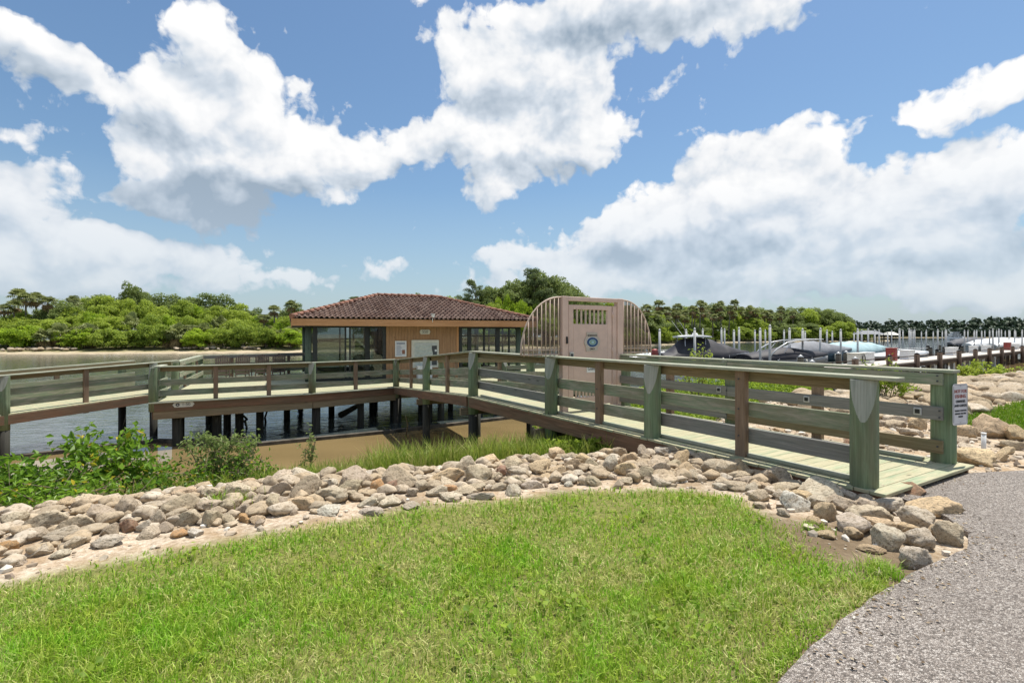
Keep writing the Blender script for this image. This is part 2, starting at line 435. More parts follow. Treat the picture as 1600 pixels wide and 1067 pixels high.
def grass_mat(name, g0, g1, straw, straw_lo, straw_hi):
    m, nt, out = mat(name)
    at_ = nd(nt, 'ShaderNodeAttribute', {'attribute_name': 'rnd'}).outputs['Fac']
    pos = nd(nt, 'ShaderNodeTexCoord').outputs['Object']
    p1 = noise(nt, pos, 1.5, 5, .6); p2 = noise(nt, pos, 5.5, 4, .6)
    col = ramp(nt, at_, [(.0, g0), (1.0, g1)])
    col = mixc(nt, ramp(nt, p2, [(.40, .0), (.62, .55)]), col, [g0[0] * 1.25, g1[1] * .80, g0[2]])
    f = math_(nt, 'ADD', math_(nt, 'MULTIPLY', p1, .75), math_(nt, 'MULTIPLY', at_, .25))
    col = mixc(nt, ramp(nt, f, [(straw_lo, 0.0), (straw_hi, .85)]), col, straw)
    d = nd(nt, 'ShaderNodeBsdfPrincipled', None, Roughness=.5); d.inputs['Specular IOR Level'].default_value = .25
    nt.links.new(col, d.inputs['Base Color'])
    t = nd(nt, 'ShaderNodeBsdfTranslucent', None, Color=col)
    nt.links.new(nd(nt, 'ShaderNodeMixShader', None, Fac=.38, i1=d.outputs[0], i2=t.outputs[0]).outputs[0], out.inputs[0])
    return m
M['grass'] = grass_mat('lawn_blades', (.17, .29, .018), (.56, .68, .09), (.76, .66, .34), .505, .67)
M['marsh'] = grass_mat('marsh_blades', (.17, .24, .03), (.42, .46, .09), (.50, .42, .2), .54, .74)

# ------------------------------------------------------------------ sky and light
SUN_DIR = Vector((.24, .22, .945)).normalized()      # towards the sun: high, a little behind the boardwalk on the right
def build_world():
    w = bpy.data.worlds.new('World'); scene.world = w; w.use_nodes = True
    nt = w.node_tree; nt.nodes.clear()
    out = nt.nodes.new('ShaderNodeOutputWorld')
    el = math.asin(SUN_DIR.z); rot = math.atan2(SUN_DIR.x, SUN_DIR.y)
    sky = nd(nt, 'ShaderNodeTexSky', {'sky_type': 'NISHITA', 'sun_disc': False, 'sun_elevation': el, 'sun_rotation': rot, 'altitude': 0.0, 'air_density': 1.25, 'dust_density': .8, 'ozone_density': 2.2})
    # cloud density as a function of direction (azimuth, elevation); banks of cumulus given by their bearing and height
    banks = [  # photo bearing u, v, half-width, half-height, weight
        (40, 95, 150, 75, 1.0), (150, 130, 90, 45, .8), (10, 215, 50, 25, .45), (90, 60, 60, 40, .5),
        (345, 55, 62, 62, 1.1), (345, 140, 105, 85, 1.2), (265, 205, 80, 75, .9), (410, 215, 110, 90, 1.2), (300, 280, 105, 60, 1.0), (340, 325, 95, 34, 1.0), (520, 265, 110, 65, 1.1), (610, 235, 70, 55, .95),
        (60, 330, 130, 70, 1.1), (130, 395, 220, 45, 1.05), (260, 390, 150, 45, .8), (220, 305, 40, 30, .8), (20, 410, 160, 50, .9), (440, 435, 110, 22, .5),
        (730, 80, 70, 48, 1.0), (800, 150, 130, 90, 1.25), (880, 90, 90, 70, 1.0), (950, 195, 75, 55, 1.0), (830, 240, 110, 55, 1.05), (690, 215, 60, 45, .8), (660, 8, 30, 22, .55), (1040, 140, 40, 18, .5),
        (960, 10, 200, 45, 1.1), (1130, 20, 170, 55, 1.0), (860, 20, 80, 60, .6), (760, 300, 60, 30, .75),
        (1165, 255, 90, 65, 1.2), (1280, 245, 80, 62, 1.15), (1080, 330, 160, 60, 1.15), (950, 385, 190, 45, 1.0), (1240, 350, 190, 80, 1.25), (1450, 320, 150, 80, 1.2), (1560, 270, 110, 75, 1.2), (1400, 400, 260, 55, 1.05), (1130, 425, 260, 35, .85), (830, 415, 110, 30, .7), (1500, 440, 260, 30, .7),
        (250, 450, 260, 26, .62), (1350, 455, 380, 30, .72), (900, 450, 200, 22, .5), (560, 425, 130, 22, .42),
        (1530, 135, 110, 42, .95), (1440, 160, 50, 20, .6), (1600, 115, 60, 40, .7), (1270, 180, 40, 14, .4)]
    def ae(u, v):
        a = math.atan2(u - 800, F); e = math.atan2(HZ - v, math.hypot(F, u - 800)); return a, e
    shade_banks = [(335, 318, 110, 42, .62), (440, 330, 90, 26, .25), (255, 235, 50, 60, .22), (80, 130, 150, 40, .20), (1060, 18, 260, 42, .44), (900, 30, 90, 40, .24), (1080, 395, 120, 22, .30), (1250, 390, 150, 24, .26), (1500, 405, 170, 28, .28), (150, 405, 190, 24, .24), (850, 265, 90, 26, .22), (1560, 330, 80, 30, .22), (60, 370, 120, 25, .22)]
    def group(name, fn):
        g = bpy.data.node_groups.new(name, 'ShaderNodeTree')
        g.interface.new_socket('P', in_out='INPUT', socket_type='NodeSocketVector')
        g.interface.new_socket('D', in_out='OUTPUT', socket_type='NodeSocketFloat')
        gi = g.nodes.new('NodeGroupInput'); go = g.nodes.new('NodeGroupOutput')
        g.links.new(fn(g, gi.outputs[0]), go.inputs[0]); return g
    def blobs(g, P, L_, grow):
        tot = None
        for (u, v, ru, rv, wt) in L_:
            a, e = ae(u, v); a1, _ = ae(u + ru, v); a0, _ = ae(u - ru, v); _, e1 = ae(u, v - rv); _, e0 = ae(u, v + rv)
            ra, re = (a1 - a0) * .5 * grow, (e1 - e0) * .5 * grow
            q = vmath(g, 'MULTIPLY_ADD', P, (1 / ra, 1 / re, 0), (-a / ra, -e / re, 0))
            b = math_(g, 'MULTIPLY_ADD', vmath(g, 'DOT_PRODUCT', q, q, out=1), -wt, wt, clamp=True)
            tot = b if tot is None else math_(g, 'ADD', tot, b)
        return tot
    def n2d(g, P, scale, detail, rough, dist=0.0, out=0):
        n = nd(g, 'ShaderNodeTexNoise', {'noise_dimensions': '2D'}, Vector=P, Scale=scale, Detail=detail, Roughness=rough, Distortion=dist); return n.outputs[out]
    def f_banks(g, P):
        tot = blobs(g, P, banks, 1.22)
        sp = nd(g, 'ShaderNodeSeparateXYZ', None, Vector=P)   # beyond the photographed quarter: loose scattered cumulus
        far = math_(g, 'MULTIPLY', math_(g, 'SUBTRACT', math_(g, 'ABSOLUTE', sp.outputs[0]), .95), 4.0, clamp=True)
        hi = math_(g, 'MULTIPLY', math_(g, 'SUBTRACT', sp.outputs[1], .68), 5.0, clamp=True)
        loose = math_(g, 'MULTIPLY', math_(g, 'SUBTRACT', n2d(g, P, 2.2, 2, .5), .42), 5.0, clamp=True)
        return math_(g, 'ADD', tot, math_(g, 'MULTIPLY', loose, math_(g, 'MAXIMUM', far, hi)))
    GB = group('cloud_banks', f_banks)
    GS = group('cloud_shade', lambda g, P: blobs(g, P, shade_banks, 1.35))
    GL = group('cloud_lumps', lambda g, P: math_(g, 'SUBTRACT', n2d(g, vmath(g, 'MULTIPLY', P, (1, 1.3, 1)), 7.0, 4.5, .56, .2), .5))
    geo = nd(nt, 'ShaderNodeTexCoord').outputs['Generated']
    sp = nd(nt, 'ShaderNodeSeparateXYZ', None, Vector=vmath(nt, 'NORMALIZE', geo))
    az = math_(nt, 'ARCTAN2', sp.outputs[0], sp.outputs[1]); ev = math_(nt, 'ARCSINE', sp.outputs[2])
    p = nd(nt, 'ShaderNodeCombineXYZ', None, X=az, Y=ev).outputs[0]
    def use(g, v):
        n = nt.nodes.new('ShaderNodeGroup'); n.node_tree = g; nt.links.new(v, n.inputs[0]); return n.outputs[0]
    wn = n2d(nt, p, 5.5, 4, .6, 0, 1)
    pw = vmath(nt, 'ADD', p, vmath(nt, 'MULTIPLY', vmath(nt, 'SUBTRACT', wn, (.5, .5, .5)), (.15, .12, 0)))
    up = lambda v, dx, dy: vmath(nt, 'ADD', v, (dx, dy, 0))
    b0, b1 = use(GB, pw), use(GB, up(pw, .015, .05))
    l0, l1 = use(GL, p), use(GL, up(p, .012, .030))
    vo = nd(nt, 'ShaderNodeTexVoronoi', {'voronoi_dimensions': '2D', 'feature': 'F1'}, Vector=vmath(nt, 'MULTIPLY_ADD', vmath(nt, 'SUBTRACT', wn, (.5, .5, .5)), (.05, .05, 0), p), Scale=24.0, Detail=2.0, Roughness=.55).outputs['Distance']
    fine = math_(nt, 'SUBTRACT', n2d(nt, p, 30.0, 6, .62, .3), .5)
    edge = math_(nt, 'ADD', math_(nt, 'ADD', math_(nt, 'MULTIPLY', l0, 1.5), math_(nt, 'MULTIPLY', fine, .85)), math_(nt, 'MULTIPLY_ADD', vo, -.34, .15))
    d0 = math_(nt, 'ADD', math_(nt, 'MINIMUM', b0, 1.25), edge)
    alpha = ramp(nt, d0, [(.25, 0.0), (.40, .55), (.57, 1.0)])
    # how much cloud lies towards the sun sets how white a puff is
    dd = math_(nt, 'ADD', math_(nt, 'MULTIPLY', math_(nt, 'SUBTRACT', l1, l0), 1.6), math_(nt, 'MULTIPLY', math_(nt, 'SUBTRACT', math_(nt, 'MINIMUM', b1, 2.2), math_(nt, 'MINIMUM', b0, 2.2)), .34))
    sh = math_(nt, 'ADD', math_(nt, 'ADD', math_(nt, 'MULTIPLY', dd, .85), .17), math_(nt, 'ADD', math_(nt, 'MULTIPLY', use(GS, pw), .95), math_(nt, 'MULTIPLY_ADD', vo, .20, math_(nt, 'MULTIPLY', fine, -.12))))
    ccol = ramp(nt, sh, [(.0, CLOUD[0]), (.24, CLOUD[1]), (.50, CLOUD[2]), (.95, CLOUD[3])])
    lowhaze = ramp(nt, ev, [(.0, 1.0), (.27, 0.0)])
    skyc = vmath(nt, 'MULTIPLY', sky.outputs[0], SKY_TINT)
    skyc = mixc(nt, math_(nt, 'MULTIPLY', lowhaze, .6), skyc, HAZE_SKY)
    ccol = mixc(nt, math_(nt, 'MULTIPLY', lowhaze, .62), ccol, HAZE_CLOUD)
    alpha = math_(nt, 'MULTIPLY', alpha, math_(nt, 'MULTIPLY_ADD', lowhaze, -.35, 1.0))
    col = mixc(nt, alpha, skyc, ccol)
    below = math_(nt, 'GREATER_THAN', sp.outputs[2], -.02)
    col = mixc(nt, below, (.12, .13, .10), col)
    col = vmath(nt, 'SCALE', col); col.node.inputs[3].default_value = 10.0
    bg = nd(nt, 'ShaderNodeBackground', None, Color=col, Strength=.1)
    nt.links.new(bg.outputs[0], out.inputs[0])
    w.cycles.sampling_method = 'MANUAL'; w.cycles.sample_map_resolution = 512
    s = bpy.data.lights.new('sun', 'SUN'); s.energy = SUN_E; s.angle = R(.53); s.color = (1.0, .95, .87)
    so = bpy.data.objects.new('sun', s); COL.objects.link(so)
    so.rotation_euler = SUN_DIR.to_track_quat('Z', 'Y').to_euler(); so.location = SUN_DIR * 60
SKY_TINT = (.069, .080, .087)
CLOUD = ((.74, .74, .74), (.655, .667, .685), (.48, .53, .59), (.25, .315, .39))
HAZE_SKY, HAZE_CLOUD = (.34, .43, .54), (.44, .50, .57)
SUN_E = 4.4
build_world()
cam = bpy.data.cameras.new('camera'); cam.lens = 18.0; cam.sensor_width = 36.0; cam.shift_y = -(533.5 - HZ) / 1600.0
cam.clip_end = 9000; cam.clip_start = .05
co = bpy.data.objects.new('camera', cam); COL.objects.link(co); co.location = (0, 0, H); co.rotation_euler = (R(90), 0, 0)
scene.camera = co
scene.view_settings.view_transform = 'Standard'; scene.view_settings.look = 'None'; scene.view_settings.gamma = 1; scene.view_settings.use_curve_mapping = False
scene.view_settings.exposure = 0.45

# ------------------------------------------------------------------ ground, path, water, far banks
def build_ground():
    xs = grid_axis(-3000, 3000, -9, 15, .11); ys = grid_axis(-3000, 400, -.6, 19, .11)
    X, Y = np.meshgrid(xs, ys); x, y = X.ravel(), Y.ravel()
    z = ground_z(x, y)
    d = sdist(np.stack([x, y], 1), CREST)
    e = poly_dist(x, y, PATH)
    z = np.where(e > .06, np.minimum(z, -.16), z)
    lw = np.maximum(poly_dist(x, y, LAWN_L), poly_dist(x, y, LAWN_R))
    lawn = np.clip(lw / .25 + .5 + .25 * wob(x * 3, y * 3), 0, 1)
    slope = np.clip((d - .5) / 1.2, 0, 1)
    pd_ = -e + .06 * wob(x * 5, y * 5)
    dirt = np.clip(1.25 - pd_ / .26, 0, 1) * (x < 2.9) + np.clip(1 - np.hypot(x - 2.45, y - 4.1) / .75, 0, 1) * 1.4
    dirt = np.clip(dirt, 0, 1)
    n = len(xs)
    i = (np.arange(len(ys) - 1)[:, None] * n + np.arange(n - 1)[None]).ravel()
    Q = np.stack([i, i + 1, i + n + 1, i + n], 1)
    m, nt, out = mat('ground_soil')
    tc = nd(nt, 'ShaderNodeTexCoord').outputs['Object']
    la = nd(nt, 'ShaderNodeAttribute', {'attribute_name': 'lawn'}).outputs['Fac']
    sl = nd(nt, 'ShaderNodeAttribute', {'attribute_name': 'slope'}).outputs['Fac']
    n1 = noise(nt, tc, 3, 6, .6); n2 = noise(nt, tc, 22, 5, .7); n3 = noise(nt, tc, 1.1, 4, .6)
    shell = ramp(nt, n2, [(.30, (.26, .19, .13)), (.48, (.50, .40, .29)), (.68, (.68, .60, .48))])
    shell = mixc(nt, ramp(nt, n1, [(.45, 0.0), (.62, .7)]), shell, (.36, .24, .13))
    soil = ramp(nt, n2, [(.3, (.10, .07, .04)), (.7, (.24, .18, .11))])
    turf = ramp(nt, n2, [(.3, (.10, .11, .03)), (.7, (.26, .25, .08))])
    mud = ramp(nt, n1, [(.3, (.07, .06, .045)), (.7, (.16, .13, .09))])
    col = mixc(nt, la, mixc(nt, ramp(nt, n3, [(.46, 0.0), (.6, .55)]), shell, soil), turf)
    col = mixc(nt, nd(nt, 'ShaderNodeAttribute', {'attribute_name': 'dirt'}).outputs['Fac'], col, mixc(nt, n1, soil, (.17, .125, .08)))
    col = mixc(nt, sl, col, mud)
    pbsdf(nt, out, col, .95, bump(nt, math_(nt, 'ADD', n2, n1), .8, .03), Specular_IOR_Level=.15)
    me = arr_mesh('ground', np.stack([x, y, z], 1), Q, m, smooth=True)
    for nm, a in (('lawn', lawn), ('slope', slope), ('dirt', dirt)):
        at_ = me.attributes.new(nm, 'FLOAT', 'POINT'); at_.data.foreach_set('value', a.astype(np.float32))
    o = mesh_obj('ground', me); tag(o, 'brown soil and pale shell under the lawn, rocks and river bank', kind='structure')
build_ground()

def build_path():
    m, nt, out = mat('pebble_aggregate')
    tc = nd(nt, 'ShaderNodeTexCoord').outputs['Object']
    wv = vmath(nt, 'ADD', tc, vmath(nt, 'SCALE', nd(nt, 'ShaderNodeTexNoise', None, Vector=tc, Scale=40.0).outputs['Color']))
    wv.node.inputs[0].links[0].from_node  # plain pebbles with a little jitter
    wv.node.inputs[1].links[0].from_node.inputs[3].default_value = .006
    v = nd(nt, 'ShaderNodeTexVoronoi', None, Vector=wv, Scale=92.0, Randomness=1.0)
    v2 = nd(nt, 'ShaderNodeTexVoronoi', {'feature': 'DISTANCE_TO_EDGE'}, Vector=wv, Scale=92.0)
    rnd = nd(nt, 'ShaderNodeSeparateColor', None, Color=v.outputs['Color']).outputs[0]
    peb = ramp(nt, rnd, [(.0, (.11, .095, .08)), (.25, (.24, .205, .175)), (.55, (.375, .325, .28)), (.80, (.47, .42, .37)), (1.0, (.60, .55, .49))])
    gap = ramp(nt, v2.outputs['Distance'], [(.01, 0.0), (.09, 1.0)])
    big = noise(nt, tc, 1.3, 5, .6)
    col = mixc(nt, gap, (.12, .10, .09), peb)
    col = mixc(nt, ramp(nt, big, [(.38, 0.0), (.70, .45)]), col, (.19, .16, .135))
    hgt = math_(nt, 'SUBTRACT', 1.0, v.outputs['Distance'])
    pbsdf(nt, out, col, .75, bump(nt, math_(nt, 'MULTIPLY', hgt, gap), .8, .012), Specular_IOR_Level=.3)
    P = []
    n = len(PATH)
    for i in range(n):      # uneven worn edge
        (x0, y0), (x1, y1) = PATH[i], PATH[(i + 1) % n]
        L = math.hypot(x1 - x0, y1 - y0); k = max(1, int(L / .12)) if L < 6 else 1
        for j in range(k):
            t = j / k; x, y = x0 + (x1 - x0) * t, y0 + (y1 - y0) * t
            if L < 6: x += .03 * mnoise.noise((x * 5, y * 5, 3)); y += .03 * mnoise.noise((x * 5, y * 5, 9))
            P.append((x, y))
    bm = bmesh.new()
    top = [bm.verts.new((x, y, -.075)) for x, y in P]; low = [bm.verts.new((x, y, -.30)) for x, y in P]
    bm.faces.new(top)
    for i in range(len(P)):
        j = (i + 1) % len(P); bm.faces.new((top[j], top[i], low[i], low[j]))
    bmesh.ops.triangulate(bm, faces=bm.faces[:])
    bmesh.ops.recalc_face_normals(bm, faces=bm.faces[:])
    me = bpy.data.meshes.new('path'); bm.to_mesh(me); bm.free(); me.materials.append(m)
    tag(mesh_obj('path', me), 'grey and white pebble path leading to the boardwalk', kind='structure')
build_path()

WATER = -2.1
WALL = [(-60, -34), (-30, -3), (-14.8, 14.8), (-12, 17.3), (-8.3, 16.75), (-4.4, 19.0), (-1.2, 21.3), (1.15, 23.0), (6, 26.6), (13, 31)]
def water_mat(name, base, rough, scale, bumpk, base2=None):
    m, nt, out = mat(name)
    tc = nd(nt, 'ShaderNodeTexCoord').outputs['Object']
    n1 = noise(nt, mapping(nt, tc, (1.0, 1.7, 1)), scale, 4, .6, .4)
    n2 = noise(nt, mapping(nt, tc, (1.0, 1.5, 1)), scale * .17, 3, .5)
    col = mixc(nt, ramp(nt, n2, [(.35, 0.0), (.65, 1.0)]), base, base2 or [c * .8 for c in base])
    h = math_(nt, 'ADD', n1, math_(nt, 'MULTIPLY', n2, 2.0))
    pbsdf(nt, out, col, rough, bump(nt, h, bumpk, .05), IOR=1.333, Specular_IOR_Level=.5)
    return m
def build_water():
    me = bpy.data.meshes.new('river_water')
    me.from_pydata([(-4000, -600, WATER - .012), (4000, -600, WATER - .012), (4000, 6000, WATER - .012), (-4000, 6000, WATER - .012)], [], [(0, 1, 2, 3)])
    me.materials.append(water_mat('river_water', (.055, .070, .070), .06, 1.7, .42, (.036, .048, .050)))
    tag(mesh_obj('water', me), 'rippled river water between the boardwalk and the far bank', kind='structure')
    poly = WALL + [(30, 44), (70, 78), (150, 120), (420, 150), (90, 40), (30, 20), (6, 8), (-6, 2), (-20, -12), (-50, -40)]
    bm = bmesh.new(); vs = [bm.verts.new((x, y, WATER)) for x, y in poly]
    f = bm.faces.new(vs); bmesh.ops.triangulate(bm, faces=[f]); bmesh.ops.recalc_face_normals(bm, faces=bm.faces[:])
    for f in bm.faces:
        if f.normal.z < 0: f.normal_flip()
    me = bpy.data.meshes.new('shallow_water'); bm.to_mesh(me); bm.free()
    me.materials.append(water_mat('shallow_water', (.235, .17, .078), .03, 2.2, .025, (.20, .145, .066)))
    tag(mesh_obj('shallow_water', me), 'still tan brown shallow water inside the low sill wall', kind='structure')
    mb = MB()
    for (a, b) in zip(WALL[:-1], WALL[1:]):
        mb.board((a[0], a[1], WATER - .25), (b[0], b[1], WATER - .25), .22, .72)
    o = mb.build('sill_wall', mat_plain('barnacled_sill', (.10, .085, .065), .95, .5, 3, 1.0))
    tag(o, 'low dark barnacled sill wall standing just clear of the water', 'wall')
build_water()

SHORE = [(-900, 60), (-160, 88), (-92, 92.7), (-68, 96), (-43, 100.7), (-25, 112), (-11, 125), (18, 139), (42, 162), (98, 225), (150, 252), (188, 262)]
def along(line, s):
    acc = 0
    for (x0, y0), (x1, y1) in zip(line[:-1], line[1:]):
        L = math.hypot(x1 - x0, y1 - y0)
        if s <= acc + L or (x1, y1) == line[-1]:
            t = (s - acc) / L; return Vector((x0 + (x1 - x0) * t, y0 + (y1 - y0) * t, 0)), Vector((-(y1 - y0) / L, (x1 - x0) / L, 0))
        acc += L
def shore_at(u):
    """point of the far shore seen along bearing u, and the inland direction there"""
    k = (u - 800) / F
    for (x0, y0), (x1, y1) in zip(SHORE[:-1], SHORE[1:]):
        a, b = x0 - k * y0, x1 - k * y1
        if a <= 0 <= b:
            t = a / (a - b); L = math.hypot(x1 - x0, y1 - y0)
            return Vector((x0 + (x1 - x0) * t, y0 + (y1 - y0) * t, 0)), Vector((-(y1 - y0) / L, (x1 - x0) / L, 0))
    return None
def build_banks():
    m, nt, out = mat('far_bank_soil')
    pos = nd(nt, 'ShaderNodeTexCoord').outputs['Object']
    z = nd(nt, 'ShaderNodeSeparateXYZ', None, Vector=pos).outputs[2]
    n1 = noise(nt, pos, .4, 5, .6)
    zz = math_(nt, 'ADD', z, math_(nt, 'MULTIPLY', math_(nt, 'SUBTRACT', n1, .5), .8))
    col = ramp(nt, math_(nt, 'MULTIPLY_ADD', zz, .5, 1.1), [(.0, (.22, .17, .10)), (.12, (.46, .38, .26)), (.20, (.36, .30, .18)), (.28, (.14, .13, .045))])
    pbsdf(nt, out, col, .95)
    def strip(line, name, label):
        prof = [(-3, -2.6), (0, -2.08), (1.2, -1.86), (3.2, -1.66), (6, -1.25), (14, -.7), (150, -.4), (152, -3)]
        V = []; n = len(line)
        for i, (x, y) in enumerate(line):
            a = np.array(line[max(i - 1, 0)]); b = np.array(line[min(i + 1, n - 1)]); t = (b - a) / np.linalg.norm(b - a)
            for o_, z_ in prof: V.append((x - t[1] * o_, y + t[0] * o_, z_))
        k = len(prof)
        Q = [(i * k + j, (i + 1) * k + j, (i + 1) * k + j + 1, i * k + j + 1) for i in range(n - 1) for j in range(k - 1)]
        tag(mesh_obj(name, arr_mesh(name, V, Q, m, smooth=True)), label, kind='structure')
    fine = []
    tot = sum(math.hypot(b[0] - a[0], b[1] - a[1]) for a, b in zip(SHORE[:-1], SHORE[1:]))
    for s in np.linspace(760, tot - .01, 130):
        p, nn = along(SHORE, s); j = 1.3 * mnoise.noise((s * .07, 2, 0)) + .5 * mnoise.noise((s * .31, 5, 0)); fine.append((p.x + nn.x * j, p.y + nn.y * j))
    strip(fine + [(205, 275), (214, 300)], 'far_river_bank', 'pale sandy bank across the river below the trees')
    strip([(150, 560), (330, 530), (520, 505), (900, 470), (1500, 430)], 'distant_river_bank', 'distant low bank under the dark treeline')
build_banks()

# ------------------------------------------------------------------ boardwalk structure
D2 = Vector((-.5144, .8575, 0)); N2 = Vector((.8575, .5144, 0))        # along the boardwalk, across it
P0 = Vector((3.61, 5.25, 0))
def piling(mb, x, y, z0, z1, r=.125, cut=None, cutlen=.42, n=22):
    if cut is not None: n = 120
    """round post; cut = plan direction of a flat bevel sawn off its top"""
    rings = [z0, z0 + (z1 - z0) * .5, z1 - cutlen] if cut is not None else [z0, (z0 + z1) / 2, z1]
    if cut is not None: rings += [z1 - cutlen + cutlen * k / 48 for k in range(1, 49)]
    rings = sorted(set(rings)); b = len(mb.v); ov = random.random() * 20; flat = []
    ph = random.random() * 6
    for z in rings:
        row = []
        for k in range(n):
            a = 2 * math.pi * k / n
            rr = r * (1 + .025 * math.sin(3 * a + ph) + .015 * math.sin(7 * a + ph * 2 + z))
            dx, dy = math.cos(a) * rr, math.sin(a) * rr; fl = False
            if cut is not None and z > z1 - cutlen:
                lim = r * (1.02 - .78 * (z - (z1 - cutlen)) / cutlen)
                q = dx * cut[0] + dy * cut[1]
                if q > lim: dx -= (q - lim) * cut[0]; dy -= (q - lim) * cut[1]; fl = True
            mb.v.append((x + dx, y + dy, z)); row.append(fl)
        flat.append(row)
    for i in range(len(rings) - 1):
        for k in range(n):
            k2 = (k + 1) % n; w = 2 * math.pi * r / n
            f = flat[i + 1][k] and flat[i + 1][k2]
            mb.face((b + i * n + k, b + i * n + k2, b + (i + 1) * n + k2, b + (i + 1) * n + k),
                    [(rings[i], ov + k * w), (rings[i], ov + k * w + w), (rings[i + 1], ov + k * w + w), (rings[i + 1], ov + k * w)], 1 if f else 0, True)
    mb.face([b + k for k in range(n)][::-1]); e = b + (len(rings) - 1) * n
    mb.face([e + k for k in range(n)], [(math.cos(6.28 * k / n) * r, math.sin(6.28 * k / n) * r) for k in range(n)], 1)

def rail_run(root, A, B, posts, bals, inward, foot=-3.0, low=None, mids=None, ends=(0, 0), post_r=.125, cutdir=None, postmats=None, midmats=None, capw=.2, post_base=None, bal_drop=.34, hov=(.02, .02)):
    """rails between A and B (deck height points on the post line). inward: plan unit vector to the deck side."""
    A, B = vec(A), vec(B); d = B - A; L = d.length; u = d / L
    ins = vec(inward); bo = ins * (post_r + .022); ob = -ins * 0.0
    e0, e1 = ends
    a0 = A - u * e0; b0 = B + u * e1
    up = Vector((0, 0, 1))
    def seg(h0, h1, mats, name, th=.04, off=bo):
        # boards butt together on the posts
        cuts = [-e0] + [t * L for t in posts[1:-1]] + [L + e1]
        for i, (s0, s1) in enumerate(zip(cuts[:-1], cuts[1:])):
            mb = MB(); j = random.uniform(-.009, .009); j2 = random.uniform(-.009, .009)
            mb.board(A + u * (s0 + .003) + off + ins * j2 * .6 + up * ((h0 + h1) / 2 + j), A + u * (s1 - .003) + off + up * ((h0 + h1) / 2 + j2), th, h1 - h0)
            mb.build(name, mats[i % len(mats)], root, .004)
    seg(.945, 1.085, midmats[0] if midmats else [M['rail_brown']], 'top_board')
    for i, (h0, h1) in enumerate(mids or [(.50, .69), (.16, .35)]):
        seg(h0, h1, (midmats or [0, [M['rail']], [M['rail_grey']]])[1 + i], 'rail_board')
    cuts = [-hov[0]] + [t * L for t in posts[1:-1]][::2] + [L + hov[1]]
    for s0, s1 in zip(cuts[:-1], cuts[1:]):
        mb = MB(); mb.board(A + u * (s0 + .002) + ins * .055 + up * 1.105, A + u * (s1 - .002) + ins * .055 + up * 1.105, capw, .036)
        mb.build('handrail', M['cap'], root, .005)
    for t in posts:
        p = A + u * (t * L)
        mb = MB(); f = foot if foot is not None else (gz(p.x, p.y) - .6)
        zt = p.z + 1.083
        wl = (WATER + .75)
        zg = max(gz(p.x, p.y), WATER)
        cd = cutdir if cutdir is not None else -ins
        if post_base is None:
            piling(mb, p.x, p.y, (p.z - .46 if zg < -1.0 else min(f, zg - .5)), zt, post_r, (cd[0], cd[1]))
            if zg < -1.0:
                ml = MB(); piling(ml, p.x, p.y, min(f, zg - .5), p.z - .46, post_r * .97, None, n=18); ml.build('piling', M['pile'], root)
        else:
            piling(mb, p.x, p.y, p.z + post_base, zt, post_r, (cd[0], cd[1]))
        mb.build('post', [M['post'], M['postcut']], root)
    for t in bals:
        p = A + u * (t * L) - ins * (.0 - .0) + ins * (post_r - .045)
        mb = MB(); mb.box(p + up * ((1.083 - bal_drop) / 2), (u, Vector((-u.y, u.x, 0)), up), (.068, .045, (1.083 + bal_drop) / 2))
        mb.build('baluster', M['baluster'], root, .004)
def deck_run(root, A, B, across, width, inset=-.10, over=.10, board=.142, gap=.007, th=.036):
    """cross boards between A and B (near edge line); across: plan unit vector; width of the deck"""
    A, B = vec(A), vec(B); d = B - A; L = d.length; u = d / L; ac = vec(across)
    mb = MB(); s = 0.0; ny = u.cross(ac); ny = ny if ny.z > 0 else -ny
    while s + board < L + .01:
        j = random.uniform(-.012, .012)
        c = A + u * (s + board / 2) + ac * (width / 2 + j) - ny * (th / 2 + random.uniform(0, .003))
        mb.box(c, (ac, u, ny), (width / 2 + over, board / 2, th / 2)); s += board + gap
    mb.build('decking', M['deck'], root, .004)
def stringer_run(root, A, B, across, offs, depth=.24, drop=.04, name='stringer', m='stringer', th=.05):
    for o in offs:
        mb = MB(); a = vec(A) + vec(across) * o; b = vec(B) + vec(across) * o
        mb.board((a.x, a.y, a.z - drop - depth / 2), (b.x, b.y, b.z - drop - depth / 2), th, depth)
        mb.build(name, M[m], root, .004)
W = 1.92
G5 = [M['rail'], M['rail_grey'], M['rail_brown']]
# entry boardwalk
bwk = empty('boardwalk', P0); tag(bwk, 'green timber boardwalk with plank rails rising from the pebble path to the gate', 'boardwalk')
PE = P0 + D2 * 8.92
deck_run(bwk, P0 - D2 * .26 + N2 * -.02, PE + D2 * .1, N2, W, over=.13)
stringer_run(bwk, P0 - D2 * .2, PE, N2, [-.105, .5, W - .5, W + .105])
tP = [0, 2.9 / 8.92, 5.53 / 8.92, 1.0]
rail_run(bwk, P0, PE, tP, [1.45 / 8.92, 4.2 / 8.92], N2, foot=None, ends=(0.03, 0), hov=(.30, .02), cutdir=(-.62, -.78),
         midmats=[[M['rail_brown'], M['rail_brown'], M['rail_brown']], [M['rail'], M['rail'], M['rail_grey']], [M['rail_grey'], M['rail'], M['rail_grey']]])
tF = [0, 2.9 / 5.53, 1.0]
FA = P0 + N2 * W; FB = FA + D2 * 5.53
rail_run(bwk, FA, FB, tF, [1.45 / 5.53, 4.2 / 5.53], -N2, foot=None, ends=(.05, 0), hov=(.15, .02), cutdir=(N2.x, N2.y),
         mids=[(.51, .67), (.115, .27)], midmats=[[M['rail'], M['rail']], [M['rail_grey'], M['rail_grey']], [M['rail_brown'], M['rail_grey']]])
